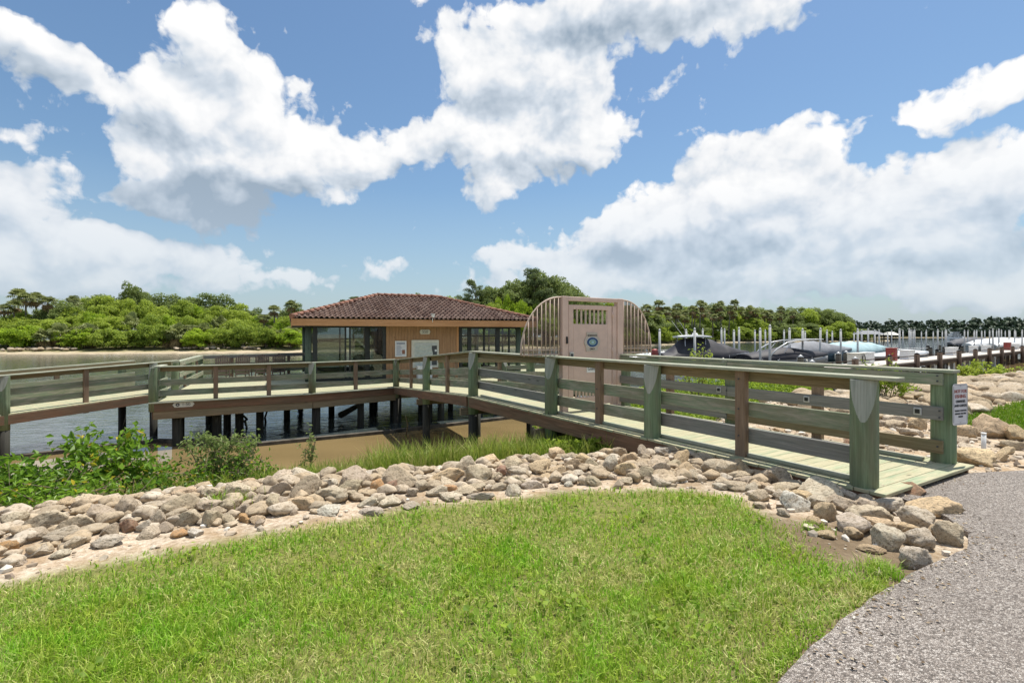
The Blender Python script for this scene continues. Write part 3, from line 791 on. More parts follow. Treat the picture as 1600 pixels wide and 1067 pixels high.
for s in (5.53, 8.92):     # cross beams under the deck
    mb = MB(); c = P0 + D2 * (s + .17)
    mb.board(c - N2 * .28 + Vector((0, 0, -.40)), c + N2 * (W + .28) + Vector((0, 0, -.40)), .075, .19)
    mb.build('cross_beam', M['beam'], bwk, .004)
for side, off in (('a', -.03), ('b', W - .03)):   # curb strip on the deck edge
    mb = MB(); a = P0 + N2 * (off + (.16 if off < 0 else -.12)); mb.board(a + D2 * .15 + Vector((0, 0, .022)), a + D2 * (8.7 if off < 0 else 5.4) + Vector((0, 0, .022)), .085, .038)
    mb.build('curb_strip', M['cap'], bwk, .004)
for s in (.20, 1.56, 3.05):     # step lights screwed to the far rail
    c = FA + D2 * s - N2 * .168 + Vector((0, 0, .60))
    mb = MB(); mb.box(c, (D2, N2, (0, 0, 1)), (.042, .012, .045)); lt = mb.build('step_light', M['silver'], bwk, .004)
    mb = MB(); mb.box(c - N2 * .013, (D2, N2, (0, 0, 1)), (.024, .008, .026)); mb.build('lens', M['black'], lt)

for (s, z) in ((.0, 1.05), (.0, .985), (-.02, .63), (-.02, .55), (0, .2), (2.9, .6), (2.9, .2), (2.9, 1.02)):   # bolt heads on the far rail
    c = FA + D2 * s - N2 * .170 + Vector((0, 0, z)); mb = MB(); mb.tube([c, c - N2 * .012], .011, 8); mb.build('bolt', M['ink'], bwk)
for (s, z) in ((1.45, .98), (1.45, .6), (1.45, .26), (1.45, -.15), (4.2, .6), (4.2, -.15), (4.2, .26)):            # and on the near balusters
    c = P0 + D2 * (s + .012) + N2 * .035 + Vector((0, 0, z)); mb = MB(); mb.tube([c, c - N2 * .012], .010, 8); mb.build('bolt', M['ink'], bwk)

# ramp down to the platform
C_ = Vector((-4.75, 21.0, -.6))
RD = (Vector((C_.x, C_.y, 0)) - Vector((PE.x, PE.y, 0))).normalized(); RN = Vector((RD.y, -RD.x, 0))
rmp = empty('ramp', PE); tag(rmp, 'green timber ramp sloping from the gate down to the dock house platform', 'ramp')
A_ = PE + D2 * .12
deck_run(rmp, A_, C_, RN, W, over=.12)
stringer_run(rmp, A_, C_, RN, [-.105, .5, W - .5, W + .105])
rail_run(rmp, A_, C_, [.48, 1.0], [.25, .75], RN, foot=-3.2, cutdir=(-.75, -.66), midmats=[[M['rail_brown']], [M['rail']], [M['rail']]])
rail_run(rmp, FB + D2 * .1, C_ + RN * W, [.34, .67, 1.0], [.17, .5, .83], -RN, foot=-3.2, cutdir=(RN.x, RN.y), midmats=[[M['rail_brown']], [M['rail']], [M['rail']]])
for t in (.48, 1.0):
    mb = MB(); c = A_.lerp(C_, t) + RD * .16
    mb.board(c - RN * .28 + Vector((0, 0, -.40)), c + RN * (W + .28) + Vector((0, 0, -.40)), .075, .19)
    mb.build('cross_beam', M['beam'], rmp, .004)

# dock house platform
ZP = -.6
PA, PB = Vector((-11.35, 16.2, ZP)), Vector((-7.3, 18.7, ZP))
E1 = Vector((.919, .395, 0)); F1 = Vector((-.395, .919, 0))            # along the house front, into the house
PD = C_ + RN * W
PF = [PA, PB, C_, PD, Vector((2.3, 24.9, ZP)), Vector((4.6, 26.4, ZP)), Vector((.6, 36.6, ZP)), Vector((-10.2, 32.2, ZP)), Vector((-11.2, 28.9, ZP)), Vector((-15.3, 25.1, ZP))]
plat = empty('platform', PA); tag(plat, 'wide timber platform on dark pilings carrying the dock house', 'platform')
def clip_line(poly, o, d):
    """parameter range where the line o + t d lies inside a plan polygon (simple scan)"""
    ts = []
    n = len(poly)
    for i in range(n):
        a, b = poly[i], poly[(i + 1) % n]; e = b - a
        den = d.x * e.y - d.y * e.x
        if abs(den) < 1e-9: continue
        w = a - o
        t = (w.x * e.y - w.y * e.x) / den; q = (w.x * d.y - w.y * d.x) / den
        if 0 <= q < 1: ts.append(t)
    ts.sort(); return ts
mb = MB(); o = Vector((-11.35, 16.2, ZP)); s = -2.0
while s < 24:
    ts = clip_line(PF, o + F1 * s, E1)
    for a, b in zip(ts[0::2], ts[1::2]):
        if b - a > .1: mb.board(o + F1 * (s + 0) + E1 * a + Vector((0, 0, -.018)), o + F1 * s + E1 * b + Vector((0, 0, -.018)), .142, .034 + random.uniform(-.003, .002))
    s += .15
mb.build('decking', M['deck'], plat)
for (a, b) in ((PA, PB), (PB, C_)):       # doubled rim boards and a nosing
    dv = (b - a).normalized(); nn = Vector((dv.y, -dv.x, 0))
    mb = MB(); mb.board(a - dv * .12 + nn * .10 + Vector((0, 0, -.02)), b + nn * .10 + Vector((0, 0, -.02)), .16, .042); mb.build('deck_nosing', M['cap'], plat, .004)
    mb = MB(); mb.board(a - dv * .04 + nn * .09 + Vector((0, 0, -.17)), b + nn * .09 + Vector((0, 0, -.17)), .06, .255); mb.build('rim_board', M['stringer'], plat, .004)
    mb = MB(); mb.board(a + nn * .06 + Vector((0, 0, -.425)), b + nn * .06 + Vector((0, 0, -.425)), .07, .245); mb.build('rim_beam', M['beam'], plat, .004)
for (a, b) in ((PF[3], PF[4]), (PF[4], PF[5]), (PF[9], PF[0])):
    mb = MB(); mb.board(a + Vector((0, 0, -.30)), b + Vector((0, 0, -.30)), .06, .50); mb.build('rim_board', M['stringer'], plat, .004)
def out_n(a, b): d_ = (b - a).normalized(); return Vector((-d_.y, d_.x, 0))
mm = [[M['rail']], [M['rail']], [M['rail']]]
rail_run(plat, PA, PB, [0, 1.0], [.36, .70], out_n(PA, PB), post_base=-.02, cutdir=(-.3, -.95), midmats=[[M['rail_brown']], [M['rail']], [M['rail']]], bal_drop=.0)
rail_run(plat, PB, C_, [1.0], [.5], out_n(PB, C_), post_base=-.02, midmats=[[M['rail_brown']], [M['rail']], [M['rail']]], bal_drop=.0)
rail_run(plat, PF[3], PF[4], [.5, 1.0], [.25, .75], out_n(PF[3], PF[4]), post_base=-.3, midmats=mm)
rail_run(plat, PF[4], PF[5], [1.0], [.5], out_n(PF[4], PF[5]), post_base=-.3, midmats=mm)
lm = PF[0].lerp(PF[9], .36)
rail_run(plat, lm, PF[9], [0, .5, 1.0], [.25, .75], -out_n(PF[0], PF[9]), post_base=-.3, midmats=mm)
rail_run(plat, PF[0], PF[0].lerp(PF[9], .13), [0.0, 1.0], [], -out_n(PF[0], PF[9]), post_base=-.3, midmats=mm)
rail_run(plat, PF[9], PF[8], [.5, 1.0], [.25, .75], -out_n(PF[9], PF[8]), post_base=-.3, midmats=[[M['rail_grey']], [M['rail']], [M['rail']]])
# pilings under the platform
for (x, y, r) in [(-10.95, 16.75, .15), (-10.2, 17.7, .14), (-9.9, 18.6, .14), (-9.35, 19.0, .13), (-10.9, 19.6, .13), (-11.8, 18.2, .14), (-7.25, 18.95, .15), (-7.9, 20.6, .13), (-4.72, 21.25, .13), (-6.0, 20.3, .13), (-5.4, 23.2, .13), (-4.3, 24.2, .14), (-3.0, 25.0, .13), (-1.6, 25.4, .14), (-.5, 26.2, .14), (.8, 26.6, .15), (-8.6, 24.4, .14), (-6.9, 25.2, .13), (-9.8, 22.3, .13), (2.2, 25.6, .14), (-12.6, 21.3, .13), (-14.6, 25.0, .14), (-11.4, 27.6, .14), (-7.6, 28.5, .13), (-4.2, 29.8, .13), (-1.0, 31.0, .13), (3.4, 27.5, .14), (-3.6, 22.3, .13)]:
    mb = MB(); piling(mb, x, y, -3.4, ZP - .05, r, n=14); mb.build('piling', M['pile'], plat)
for k in range(7):       # joists seen from below and in the reflections
    s = 1.0 + k * 2.0
    ts = clip_line(PF, o + F1 * s, E1)
    for a, b in zip(ts[0::2], ts[1::2]):
        if b - a > .4:
            mb = MB(); mb.board(o + F1 * s + E1 * (a + .1) + Vector((0, 0, -.20)), o + F1 * s + E1 * (b - .1) + Vector((0, 0, -.20)), .09, .28); mb.build('joist', M['stringer'], plat)

# walkway to the left
wk = empty('walkway', (-13.2, 18.2, -.57)); tag(wk, 'green timber walkway running from the platform out of the picture on the left', 'walkway')
WA = Vector((-12.75, 18.75, -.57)); WD = Vector((-1.5, -3.3, 0)).normalized(); WB = WA + WD * 12; WB.z = -1.05
WN = Vector((WD.y, -WD.x, 0))      # away from the camera
if WN.x > 0: WN = -WN
deck_run(wk, WA, WB, WN, 1.9, over=.1)
stringer_run(wk, WA, WB, WN, [-.09, 1.99], depth=.26)
mb = MB(); mb.board(WA - WD * 1.0 - WN * .06 + Vector((0, 0, -.25)), WA + WD * .3 - WN * .06 + Vector((0, 0, -.25)), .09, .42); mb.build('rim_board', M['stringer'], wk, .004)
rail_run(wk, WA, WB, [.03, .37, .7, 1.0], [.2, .55, .85], WN, foot=-3.2, ends=(.35, 0), hov=(.55, .02), cutdir=(.3, -.95), midmats=[[M['rail_brown']], [M['rail']], [M['rail']]])
rail_run(wk, WA + WN * 1.9, WB + WN * 1.9, [.03, .37, .7, 1.0], [.2, .55, .85], -WN, foot=-3.2, midmats=[[M['rail_brown']], [M['rail']], [M['rail']]])
# landing between the walkway and the platform
mb = MB()
for k in range(12):
    a = WA + WN * (.1 + k * .15) - WD * .02; mb.board(a + Vector((0, 0, -.03)), a - WD * 2.0 + Vector((0, 0, -.045)), .142, .034)
mb.build('landing_boards', M['deck'], wk)

# ------------------------------------------------------------------ lettering
def lettering(parent, text, origin, ux, uy, size, m, name='lettering', align='CENTER', th=.003):
    cu = bpy.data.curves.new(name, 'FONT'); cu.body = text; cu.size = size; cu.align_x = align; cu.align_y = 'CENTER'; cu.extrude = th
    tmp = bpy.data.objects.new(name, cu); COL.objects.link(tmp)
    bpy.context.view_layer.update()
    me = bpy.data.meshes.new_from_object(tmp.evaluated_get(bpy.context.evaluated_depsgraph_get()))
    COL.objects.unlink(tmp); bpy.data.objects.remove(tmp)
    ux, uy = vec(ux).normalized(), vec(uy).normalized(); nn = ux.cross(uy); o_ = vec(origin) - parent_loc(parent)
    for v in me.vertices:
        c = v.co.copy(); v.co = o_ + ux * c.x + uy * c.y + nn * c.z
    me.materials.clear(); me.materials.append(m)
    return mesh_obj(name, me, parent)
def rrect(w, h, r, n=4):
    pts = []
    for cx, cy, a0 in ((w / 2 - r, -h / 2 + r, -90), (w / 2 - r, h / 2 - r, 0), (-w / 2 + r, h / 2 - r, 90), (-w / 2 + r, -h / 2 + r, 180)):
        for k in range(n + 1): a = R(a0 + 90 * k / n); pts.append((cx + r * math.cos(a), cy + r * math.sin(a)))
    return pts
def ellipse(a, b, n=36): return [(a * math.cos(2 * math.pi * k / n), b * math.sin(2 * math.pi * k / n)) for k in range(n)]
UP = Vector((0, 0, 1))

# ------------------------------------------------------------------ gate
def build_gate():
    A = P0 + D2 * 5.53 + D2 * .03
    def gp(s, z, off=0.0): return A + N2 * s + D2 * off + UP * z
    g = empty('gate', gp(1.0, 0)); tag(g, 'pink beige metal entry gate with fan grilles closing off the boardwalk', 'gate')
    def bar(mb, s0, s1, z0, z1, th=.05, off=0): mb.box(gp((s0 + s1) / 2, (z0 + z1) / 2, off), (N2, D2, UP), ((s1 - s0) / 2, th / 2, (z1 - z0) / 2))
    mb = MB(); bar(mb, .255, .40, .0, 2.30, .12); mb.build('jamb', M['gate'], g, .006)
    mb = MB(); bar(mb, 1.70, 1.86, .0, 2.30, .12); mb.build('jamb', M['gate'], g, .006)
    mb = MB(); bar(mb, .40, 1.70, 2.215, 2.297, .12); mb.build('header', M['gate'], g, .006)
    mb = MB(); bar(mb, 1.58, 1.70, .02, 2.14, .09, .012); mb.build('side_strip', M['gate'], g, .006)
    leaf = MB()
    for (s0, s1, z0, z1) in ((.425, .545, .10, 2.14), (1.44, 1.56, .10, 2.14), (.545, 1.44, 2.05, 2.14), (.545, 1.44, .44, 1.755), (.545, 1.44, .10, .27)): bar(leaf, s0, s1, z0, z1, .055, -.004)
    lf = leaf.build('door_leaf', M['gate'], g, .004)
    for k in range(7):
        s = .545 + .895 * (k + 1) / 8
        mb = MB(); bar(mb, s - .014, s + .014, 1.755, 2.05, .03); mb.build('bar', M['grille'], lf)
    for k in range(9):
        s = .545 + .895 * (k + 1) / 10
        mb = MB(); bar(mb, s - .013, s + .013, .27, .44, .03); mb.build('bar', M['grille'], lf)
    mb = MB(); bar(mb, .335, .37, 1.36, 1.50, .03, -.075); mb.build('latch', M['black'], g, .004)
    mb = MB(); bar(mb, .44, .53, 1.0, 1.19, .04, -.05); kp = mb.build('card_reader', M['offwhite'], g, .004)
    mb = MB(); bar(mb, .45, .50, 1.03, 1.16, .02, -.078); mb.build('keypad', M['ink'], kp)
    # fan grilles
    for (sa, sb, nb, pw) in ((.255, -.68, 9, 2.1), (1.86, 2.74, 8, 2.3)):
        zb, zt = 1.15, 2.28
        def top(s):
            t = abs((s - sa) / (sb - sa)); return zb + .05 + (zt - zb - .05) * (max(0.0, 1 - t ** pw)) ** (1 / 1.9)
        mb = MB()
        pts = [gp(sa + (sb - sa) * t, top(sa + (sb - sa) * t)) for t in [0, .1, .2, .3, .4, .5, .6, .7, .78, .85, .9, .94, .97, .99, 1.0]] + [gp(sb, zb)]
        mb.tube(pts, .017, 8); mb.tube([gp(sa, zb), gp(sb, zb)], .015, 8); mb.tube([gp(sa, zb + .09), gp(sb, zb + .09)], .011, 8)
        for k in range(nb):
            s = sa + (sb - sa) * (k + .6) / (nb + .3)
            mb.tube([gp(s, zb - .03), gp(s, top(s))], .0115, 8)
        gr = mb.build('fan_grille', M['grille'], g)
        # perforated sheet behind the bars: many thin strips so that one sees through it
        mb = MB()
        K = 34
        for k in range(K):
            s = sa + (sb - sa) * (k + .5) / K
            mb.tube([gp(s, zb, .02), gp(s, top(s) - .01, .02)], .0066, 4, False)
        mb.build('mesh_infill', M['mesh'], gr)
    for k in range(3):      # hinge pair and top stud
        mb = MB(); mb.tube([gp(1.572, .4 + .75 * k, -.04), gp(1.572, .52 + .75 * k, -.04)], .016, 8); mb.build('hinge', M['gate'], g)
    # plaque and paper notice fixed on the leaf
    c = gp(1.02, 1.385, -.036); ux, uy = N2, UP
    pl = empty('gate_plaque', c); tag(pl, 'cream lobed plaque with a blue oval fixed on the pink gate', 'sign')
    ol = [(-.155, -.19), (.135, -.175), (.15, -.10), (.20, -.06), (.215, .02), (.17, .10), (.135, .13), (.135, .20), (-.15, .20), (-.15, .12), (-.20, .05), (-.215, -.02), (-.17, -.09)]
    mb = MB(); mb.plate(ol, c, ux, uy, .010); mb.build('plate', M['plaque'], pl)
    f = -D2
    mb = MB(); mb.plate(ellipse(.152, .108), c + f * .010, ux, uy, .004); mb.build('rim', M['white'], pl)
    mb = MB(); mb.plate(ellipse(.145, .100), c + f * .0145, ux, uy, .004); mb.build('oval', M['bluesign'], pl)
    mb = MB(); mb.plate(ellipse(.092, .055), c + f * .019, ux, uy, .003); mb.build('inner_rim', M['lightblue'], pl)
    mb = MB(); mb.plate(ellipse(.078, .044), c + f * .0225, ux, uy, .003); mb.build('emblem_field', M['sage'], pl)
    mb = MB(); mb.plate(ellipse(.040, .022), c + f * .026, ux, uy, .003); mb.build('emblem', M['lightblue'], pl)
    lettering(pl, 'RESIDENTS', c + f * .013 + UP * .135, ux, uy, .052, M['ink'])
    lettering(pl, 'ONLY', c + f * .013 - UP * .14, ux, uy, .05, M['ink'])
    c = gp(1.03, .885, -.036)
    pn = empty('paper_notice', c); tag(pn, 'white paper notice taped low on the pink gate', 'notice')
    mb = MB(); mb.plate([(-.15, -.12), (.15, -.12), (.15, .12), (-.15, .12)], c, ux, uy, .003); mb.build('sheet', M['white'], pn)
    lettering(pn, 'No', c + f * .004 + UP * .05, ux, uy, .10, M['ink']); lettering(pn, 'Guests', c + f * .004 - UP * .045, ux, uy, .09, M['ink'])
M['mesh'] = mat_plain('brown_mesh', (.20, .14, .105), .6, .1)
M['plaque'] = mat_plain('cream_plaque', (.50, .43, .36), .5, .08)
build_gate()

def build_post_sign():
    # fixed to the end face of the far end post, facing the path
    p = FA + Vector((.075, -.145, .715)); ux = Vector((.93, .37, 0)).normalized(); nrm = ux.cross(UP)
    s = empty('post_sign', p); tag(s, 'white metal notice sign with red and black text on the far end post', 'sign')
    w, h = .29, .49
    mb = MB(); mb.plate(rrect(w, h, .03), p, ux, UP, .004); mb.build('panel', M['signface'], s)
    mb = MB()
    for pts in ([( -w/2+.012, -h/2+.03), (-w/2+.015, -h/2+.03), (-w/2+.015, h/2-.03), (-w/2+.012, h/2-.03)], [(w/2-.015, -h/2+.03), (w/2-.012, -h/2+.03), (w/2-.012, h/2-.03), (w/2-.015, h/2-.03)], [(-w/2+.03, h/2-.015), (w/2-.03, h/2-.015), (w/2-.03, h/2-.012), (-w/2+.03, h/2-.012)], [(-w/2+.03, -h/2+.012), (w/2-.03, -h/2+.012), (w/2-.03, -h/2+.015), (-w/2+.03, -h/2+.015)]):
        mb.plate(pts, p + nrm * .004, ux, UP, .002)
    mb.build('border', M['ink'], s)
    mb = MB(); mb.plate(ellipse(.007, .007, 12), p + nrm * .004 + UP * .215, ux, UP, .004); mb.build('bolt', M['silver'], s)
    mb = MB(); mb.plate(ellipse(.007, .007, 12), p + nrm * .004 - UP * .215, ux, UP, .004); mb.build('bolt', M['silver'], s)
    for t, z, sz, m in (('NOT FOR', .155, .055, 'redink'), ('FISHING', .095, .058, 'redink'), ('OWNERS', .035, .044, 'ink'), ('AND GUESTS', -.015, .040, 'ink'), ('THANK YOU FOR', -.075, .028, 'ink'), ('KEEPING THE PIER', -.11, .026, 'ink'), ('CLEAN', -.145, .028, 'ink')):
        lettering(s, t, p + nrm * .006 + UP * z, ux, UP, sz, M[m])
build_post_sign()
def build_slip_sign():
    a = PA.lerp(PB, .17); dv = (PB - PA).normalized(); nn = Vector((dv.y, -dv.x, 0))
    c = a + nn * .122 + UP * -.115
    s = empty('slip_number_sign', c); tag(s, 'small cream slip number sign on the orange brown platform rim', 'sign')
    pts = [(-.30, 0), (-.24, .085), (.24, .085), (.30, 0), (.24, -.085), (-.24, -.085)]
    mb = MB(); mb.plate(pts, c, dv, UP, .012); mb.build('plate', M['offwhite'], s)
    mb = MB(); mb.plate(ellipse(.055, .055, 18), c - dv * .16 + nn * .012, dv, UP, .003); ds = mb.build('disc', M['ink'], s)
    mb = MB(); mb.plate([(-.01, -.03), (.03, -.005), (-.01, .02)], c - dv * .165 + nn * .015, dv, UP, .003); mb.build('arrow', M['offwhite'], ds)
    lettering(s, '1-50', c + dv * .07 + nn * .013, dv, UP, .13, M['ink'])
build_slip_sign()

# ------------------------------------------------------------------ dock house
def glass_mat():
    m, nt, out = mat('window_glass')
    fr = nd(nt, 'ShaderNodeFresnel', None, IOR=1.5).outputs[0]
    t = nd(nt, 'ShaderNodeBsdfTransparent', None, Color=(.62, .66, .64, 1)); g = nd(nt, 'ShaderNodeBsdfGlossy', None, Color=(.9, .95, .95, 1), Roughness=.02)
    nt.links.new(nd(nt, 'ShaderNodeMixShader', None, Fac=math_(nt, 'MULTIPLY', fr, 1.3, clamp=True), i1=t.outputs[0], i2=g.outputs[0]).outputs[0], out.inputs[0])
    return m
M['glass'] = glass_mat()
def tile_mat():
    m, nt, out = mat('clay_tiles')
    oi = nd(nt, 'ShaderNodeTexCoord').outputs['Object']
    uv = nd(nt, 'ShaderNodeUVMap').outputs[0]
    wn = nd(nt, 'ShaderNodeTexWhiteNoise', {'noise_dimensions': '2D'}, Vector=uv).outputs['Value']
    n1 = noise(nt, oi, .9, 5, .6); n2 = noise(nt, oi, 18, 4, .6)
    col = ramp(nt, wn, [(.0, (.085, .05, .04)), (.35, (.145, .085, .065)), (.75, (.195, .12, .09)), (1.0, (.28, .20, .155))])
    col = mixc(nt, ramp(nt, n1, [(.42, 0.0), (.66, .55)]), col, (.28, .20, .165))
    col = mixc(nt, ramp(nt, n2, [(.50, 0.0), (.70, .5)]), col, (.06, .035, .03))
    pbsdf(nt, out, col, .8, bump(nt, n2, .3, .01), Specular_IOR_Level=.3)
    return m
M['tile'] = tile_mat()
M['ridge'] = mat_plain('ridge_tile_clay', (.27, .125, .08), .8, .3, 3, .3)
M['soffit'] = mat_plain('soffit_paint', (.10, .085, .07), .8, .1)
def build_house():
    L0 = Vector((-9.5, 22.0, 0)); LEN, DEP = 11.8, 8.5
    def hp(s, d, z): return L0 + E1 * s + F1 * d + UP * z
    h = empty('dock_house', hp(LEN / 2, 4, ZP)); tag(h, 'low dock house with a brown tiled hip roof, orange siding and glass corners', 'building')
    ze, zr = 2.24, 3.58
    # roof: curved tiles laid course by course on four slopes
    hh = DEP / 2
    e0, e1, e2, e3 = hp(0, 0, ze), hp(LEN, 0, ze), hp(LEN, DEP, ze), hp(0, DEP, ze); r0, r1 = hp(hh, hh, zr), hp(LEN - hh, hh, zr)
    mb = MB()
    tw, cl = .225, .36
    for (a, b, ra, rb) in ((e0, e1, r0, r1), (e1, e2, r1, r1), (e2, e3, r1, r0), (e3, e0, r0, r0)):
        ex = (b - a); Lb = ex.length; ex.normalize()
        mid = (ra + rb) / 2; sl = mid - (a + b) / 2; sl -= ex * sl.dot(ex); SL = sl.length; sl.normalize(); nn = ex.cross(sl)
        rows = int(SL / cl); step = SL / rows
        for i in range(rows):
            y0, y1 = i * step - .03, (i + 1) * step + .02
            t = (i + .5) / rows
            lo = (ra - a).dot(ex) * t; hi = Lb + ((rb - b).dot(ex)) * t
            n0 = int(math.floor(lo / tw)); n1 = int(math.ceil(hi / tw))
            for k in range(n0, n1):
                x0 = max(k * tw, lo - .05); x1 = min((k + 1) * tw, hi + .05)
                if x1 - x0 < .05: continue
                cx, w = (x0 + x1) / 2, (x1 - x0)
                bb = len(mb.v); lift = .035 + random.uniform(-.006, .006)
                prof = [(-.5, .0), (-.36, .006), (-.25, .045), (-.10, .075), (.05, .08), (.20, .06), (.33, .012), (.5, .0)]
                for yy, up in ((y0, lift + .012), (y1, .0)):
                    for px_, pz in prof: mb.v.append(tuple(a + ex * (cx + px_ * w) + sl * yy + nn * (pz + up)))
                for px_, pz in prof: mb.v.append(tuple(a + ex * (cx + px_ * w) + sl * y0 + nn * (pz + lift - .02)))
                q = (k * 1.37 + .1, i * 2.11 + .2); m_ = len(prof)
                for j in range(m_ - 1):
                    mb.face((bb + j, bb + j + 1, bb + m_ + j + 1, bb + m_ + j), [q] * 4, 0, True)
                    mb.face((bb + 2 * m_ + j, bb + 2 * m_ + j + 1, bb + j + 1, bb + j), [q] * 4, 0, False)
    roof = mb.build('roof', M['tile'], h)
    for (a, b) in ((e0, r0), (e1, r1), (r0, r1), (e2, r1), (e3, r0)):
        mb = MB(); n = int((b - a).length / .34)
        for k in range(n):
            p = a.lerp(b, k / n) + UP * .085; q = a.lerp(b, (k + 1.12) / n) + UP * .07
            mb.tube([p, q], [.115, .095], 10)
        mb.build('ridge_tiles', M['ridge'], roof)
    # under-roof board, fascia, soffit
    mb = MB()
    b = len(mb.v)
    for p in (e0, e1, e2, e3, r0, r1): mb.v.append(tuple(p - UP * .02))
    for f in ((0, 1, 5, 4), (1, 2, 5), (2, 3, 4, 5), (3, 0, 4)): mb.face([b + k for k in f])
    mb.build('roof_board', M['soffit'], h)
    for (a, b, i) in ((hp(.0, .03, 0), hp(LEN, .03, 0), 0), (hp(LEN - .03, .06, 0), hp(LEN - .03, DEP - .06, 0), 1), (hp(LEN, DEP - .03, 0), hp(0, DEP - .03, 0), 2), (hp(.03, DEP - .06, 0), hp(.03, .06, 0), 3)):
        mb = MB(); mb.board(a + UP * 2.07, b + UP * 2.07, .05, .31); mb.build('fascia', M['fascia'], h, .004)
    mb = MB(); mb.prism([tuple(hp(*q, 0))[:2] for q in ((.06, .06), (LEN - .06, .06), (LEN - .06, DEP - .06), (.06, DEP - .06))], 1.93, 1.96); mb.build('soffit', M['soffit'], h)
    # walls: orange panel between two glazed corners
    w0, w1, d0, d1 = .72, LEN - .72, .9, DEP - .9
    zb, zt = ZP, 1.93
    sa, sb = 4.17, 7.66
    mb = MB(); k = 0; s = sa
    while s < sb - .01:
        w = min(.145, sb - s)
        c = hp(s + w / 2, d0, (zb + zt) / 2)
        mb.box(c, (E1, F1, UP), (w / 2 - .004, .03 + (.004 if k % 2 else 0), (zt - zb) / 2)); s += w; k += 1
    mb.build('wall', M['siding'], h)
    mb = MB(); mb.box(hp((sa + sb) / 2, d0 + .07, (zb + zt) / 2), (E1, F1, UP), ((sb - sa) / 2, .03, (zt - zb) / 2)); mb.build('wall_backing', M['soffit'], h)
    mb = MB(); mb.box(hp(sb + .06, d0, (zb + zt) / 2), (E1, F1, UP), (.06, .05, (zt - zb) / 2)); mb.build('wall_trim', M['fascia'], h, .004)
    def post(s, d, w=.09, dp=.09, m='dark', nm='mullion', z0=zb, z1=zt):
        mb = MB(); mb.box(hp(s, d, (z0 + z1) / 2), (E1, F1, UP), (w / 2, dp / 2, (z1 - z0) / 2)); return mb.build(nm, M[m], h, .004)
    for (s, d) in ((w0, d0), (w1, d0), (w0, d1), (w1, d1)):
        mb = MB(); mb.tube([hp(s, d, zb), hp(s, d, zt)], .14, 14); mb.build('corner_post', M['greypaint'], h)
    post(w0 + .28, d0 + .02, .20, .2, 'dark'); post(sa - .09, d0, .14, .12, 'dark'); post(sb + .22, d0, .16, .12, 'dark')
    for s in (2.32, 2.52): post(s, d0, .075, .09)
    post(3.32, d0 + .3, .26, .26, 'dark')
    for s, w in ((8.35, .2), (9.15, .09), (9.9, .24), (10.55, .08)): post(s, d0, w, .1)
    for (s0, s1) in ((w0 + .14, sa), (sb + .12, w1)):
        for z, t in ((zb + .06, .12), (zt - .05, .10)):
            mb = MB(); mb.box(hp((s0 + s1) / 2, d0, z), (E1, F1, UP), ((s1 - s0) / 2, .04, t / 2)); mb.build('window_rail', M['dark'], h)
    mb = MB(); mb.box(hp((sb + .12 + w1) / 2, d0, 1.45), (E1, F1, UP), ((w1 - sb - .12) / 2, .04, .03)); mb.build('window_rail', M['dark'], h)
    for (s0, s1) in ((w0 + .38, 2.28), (2.57, 3.2), (3.45, sa - .16), (sb + .3, 8.25), (8.45, 9.1), (9.2, 9.78), (10.02, 10.5), (10.6, w1 - .14)):
        mb = MB(); mb.box(hp((s0 + s1) / 2, d0, (zb + zt) / 2), (E1, F1, UP), ((s1 - s0) / 2, .006, (zt - zb) / 2 - .1)); mb.build('pane', M['glass'], h)
    # back and side glazing with thin bars
    for s in (w0 + 1.9, w0 + 3.4, sa + .6, sb - .4, sb + 1.2, w1 - 1.3): post(s, d1, .08, .08)
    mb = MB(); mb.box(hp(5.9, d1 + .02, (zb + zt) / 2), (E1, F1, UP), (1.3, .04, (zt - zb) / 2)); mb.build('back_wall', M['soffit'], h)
    for (s0, s1) in ((w0 + .1, 4.58), (7.22, w1 - .1)):
        mb = MB(); mb.box(hp((s0 + s1) / 2, d1, zb + .12), (E1, F1, UP), ((s1 - s0) / 2, .035, .12)); mb.build('window_rail', M['dark'], h)
        mb = MB(); mb.box(hp((s0 + s1) / 2, d1, (zb + zt) / 2 + .1), (E1, F1, UP), ((s1 - s0) / 2, .005, (zt - zb) / 2 - .15)); mb.build('pane', M['glass'], h)
    for sd in (w0, w1):
        for d in (d0 + 2.2, d0 + 4.4): post(sd, d, .08, .08)
        mb = MB(); mb.box(hp(sd, (d0 + d1) / 2, zb + .12), (E1, F1, UP), (.035, (d1 - d0) / 2 - .15, .12)); mb.build('window_rail', M['dark'], h)
    for z in (.35,):
        pass
    f = -F1
    # house number, notices, seats against the wall
    def onwall(s, z, off=.045): return hp(s, d0 - off, z)
    c = onwall(6.05, 1.66); s_ = empty('house_number_sign', c); tag(s_, 'cream house number plate above the map board on the orange wall', 'sign')
    pts = [(-.27, 0), (-.21, .115), (.21, .115), (.27, 0), (.21, -.115), (-.21, -.115)]
    mb = MB(); mb.plate(pts, c, E1, UP, .015); mb.build('plate', M['offwhite'], s_)
    lettering(s_, '550', c + f * .016, E1, UP, .20, M['ink'])
    c = onwall(4.86, .84); s_ = empty('wall_notice', c); tag(s_, 'white framed paper notice on the left of the orange wall', 'notice')
    mb = MB(); mb.plate([(-.27, -.38), (.27, -.38), (.27, .38), (-.27, .38)], c, E1, UP, .03); mb.build('frame', M['white'], s_)
    mb = MB(); mb.plate([(-.24, -.35), (.24, -.35), (.24, .35), (-.24, .35)], c + f * .03, E1, UP, .002); pg = mb.build('sheet', M['signface'], s_)
    mb = MB()
    for z in (.29, .24): mb.plate([(-.2, z - .012), (.2, z - .012), (.2, z + .012), (-.2, z + .012)], c + f * .032, E1, UP, .001)
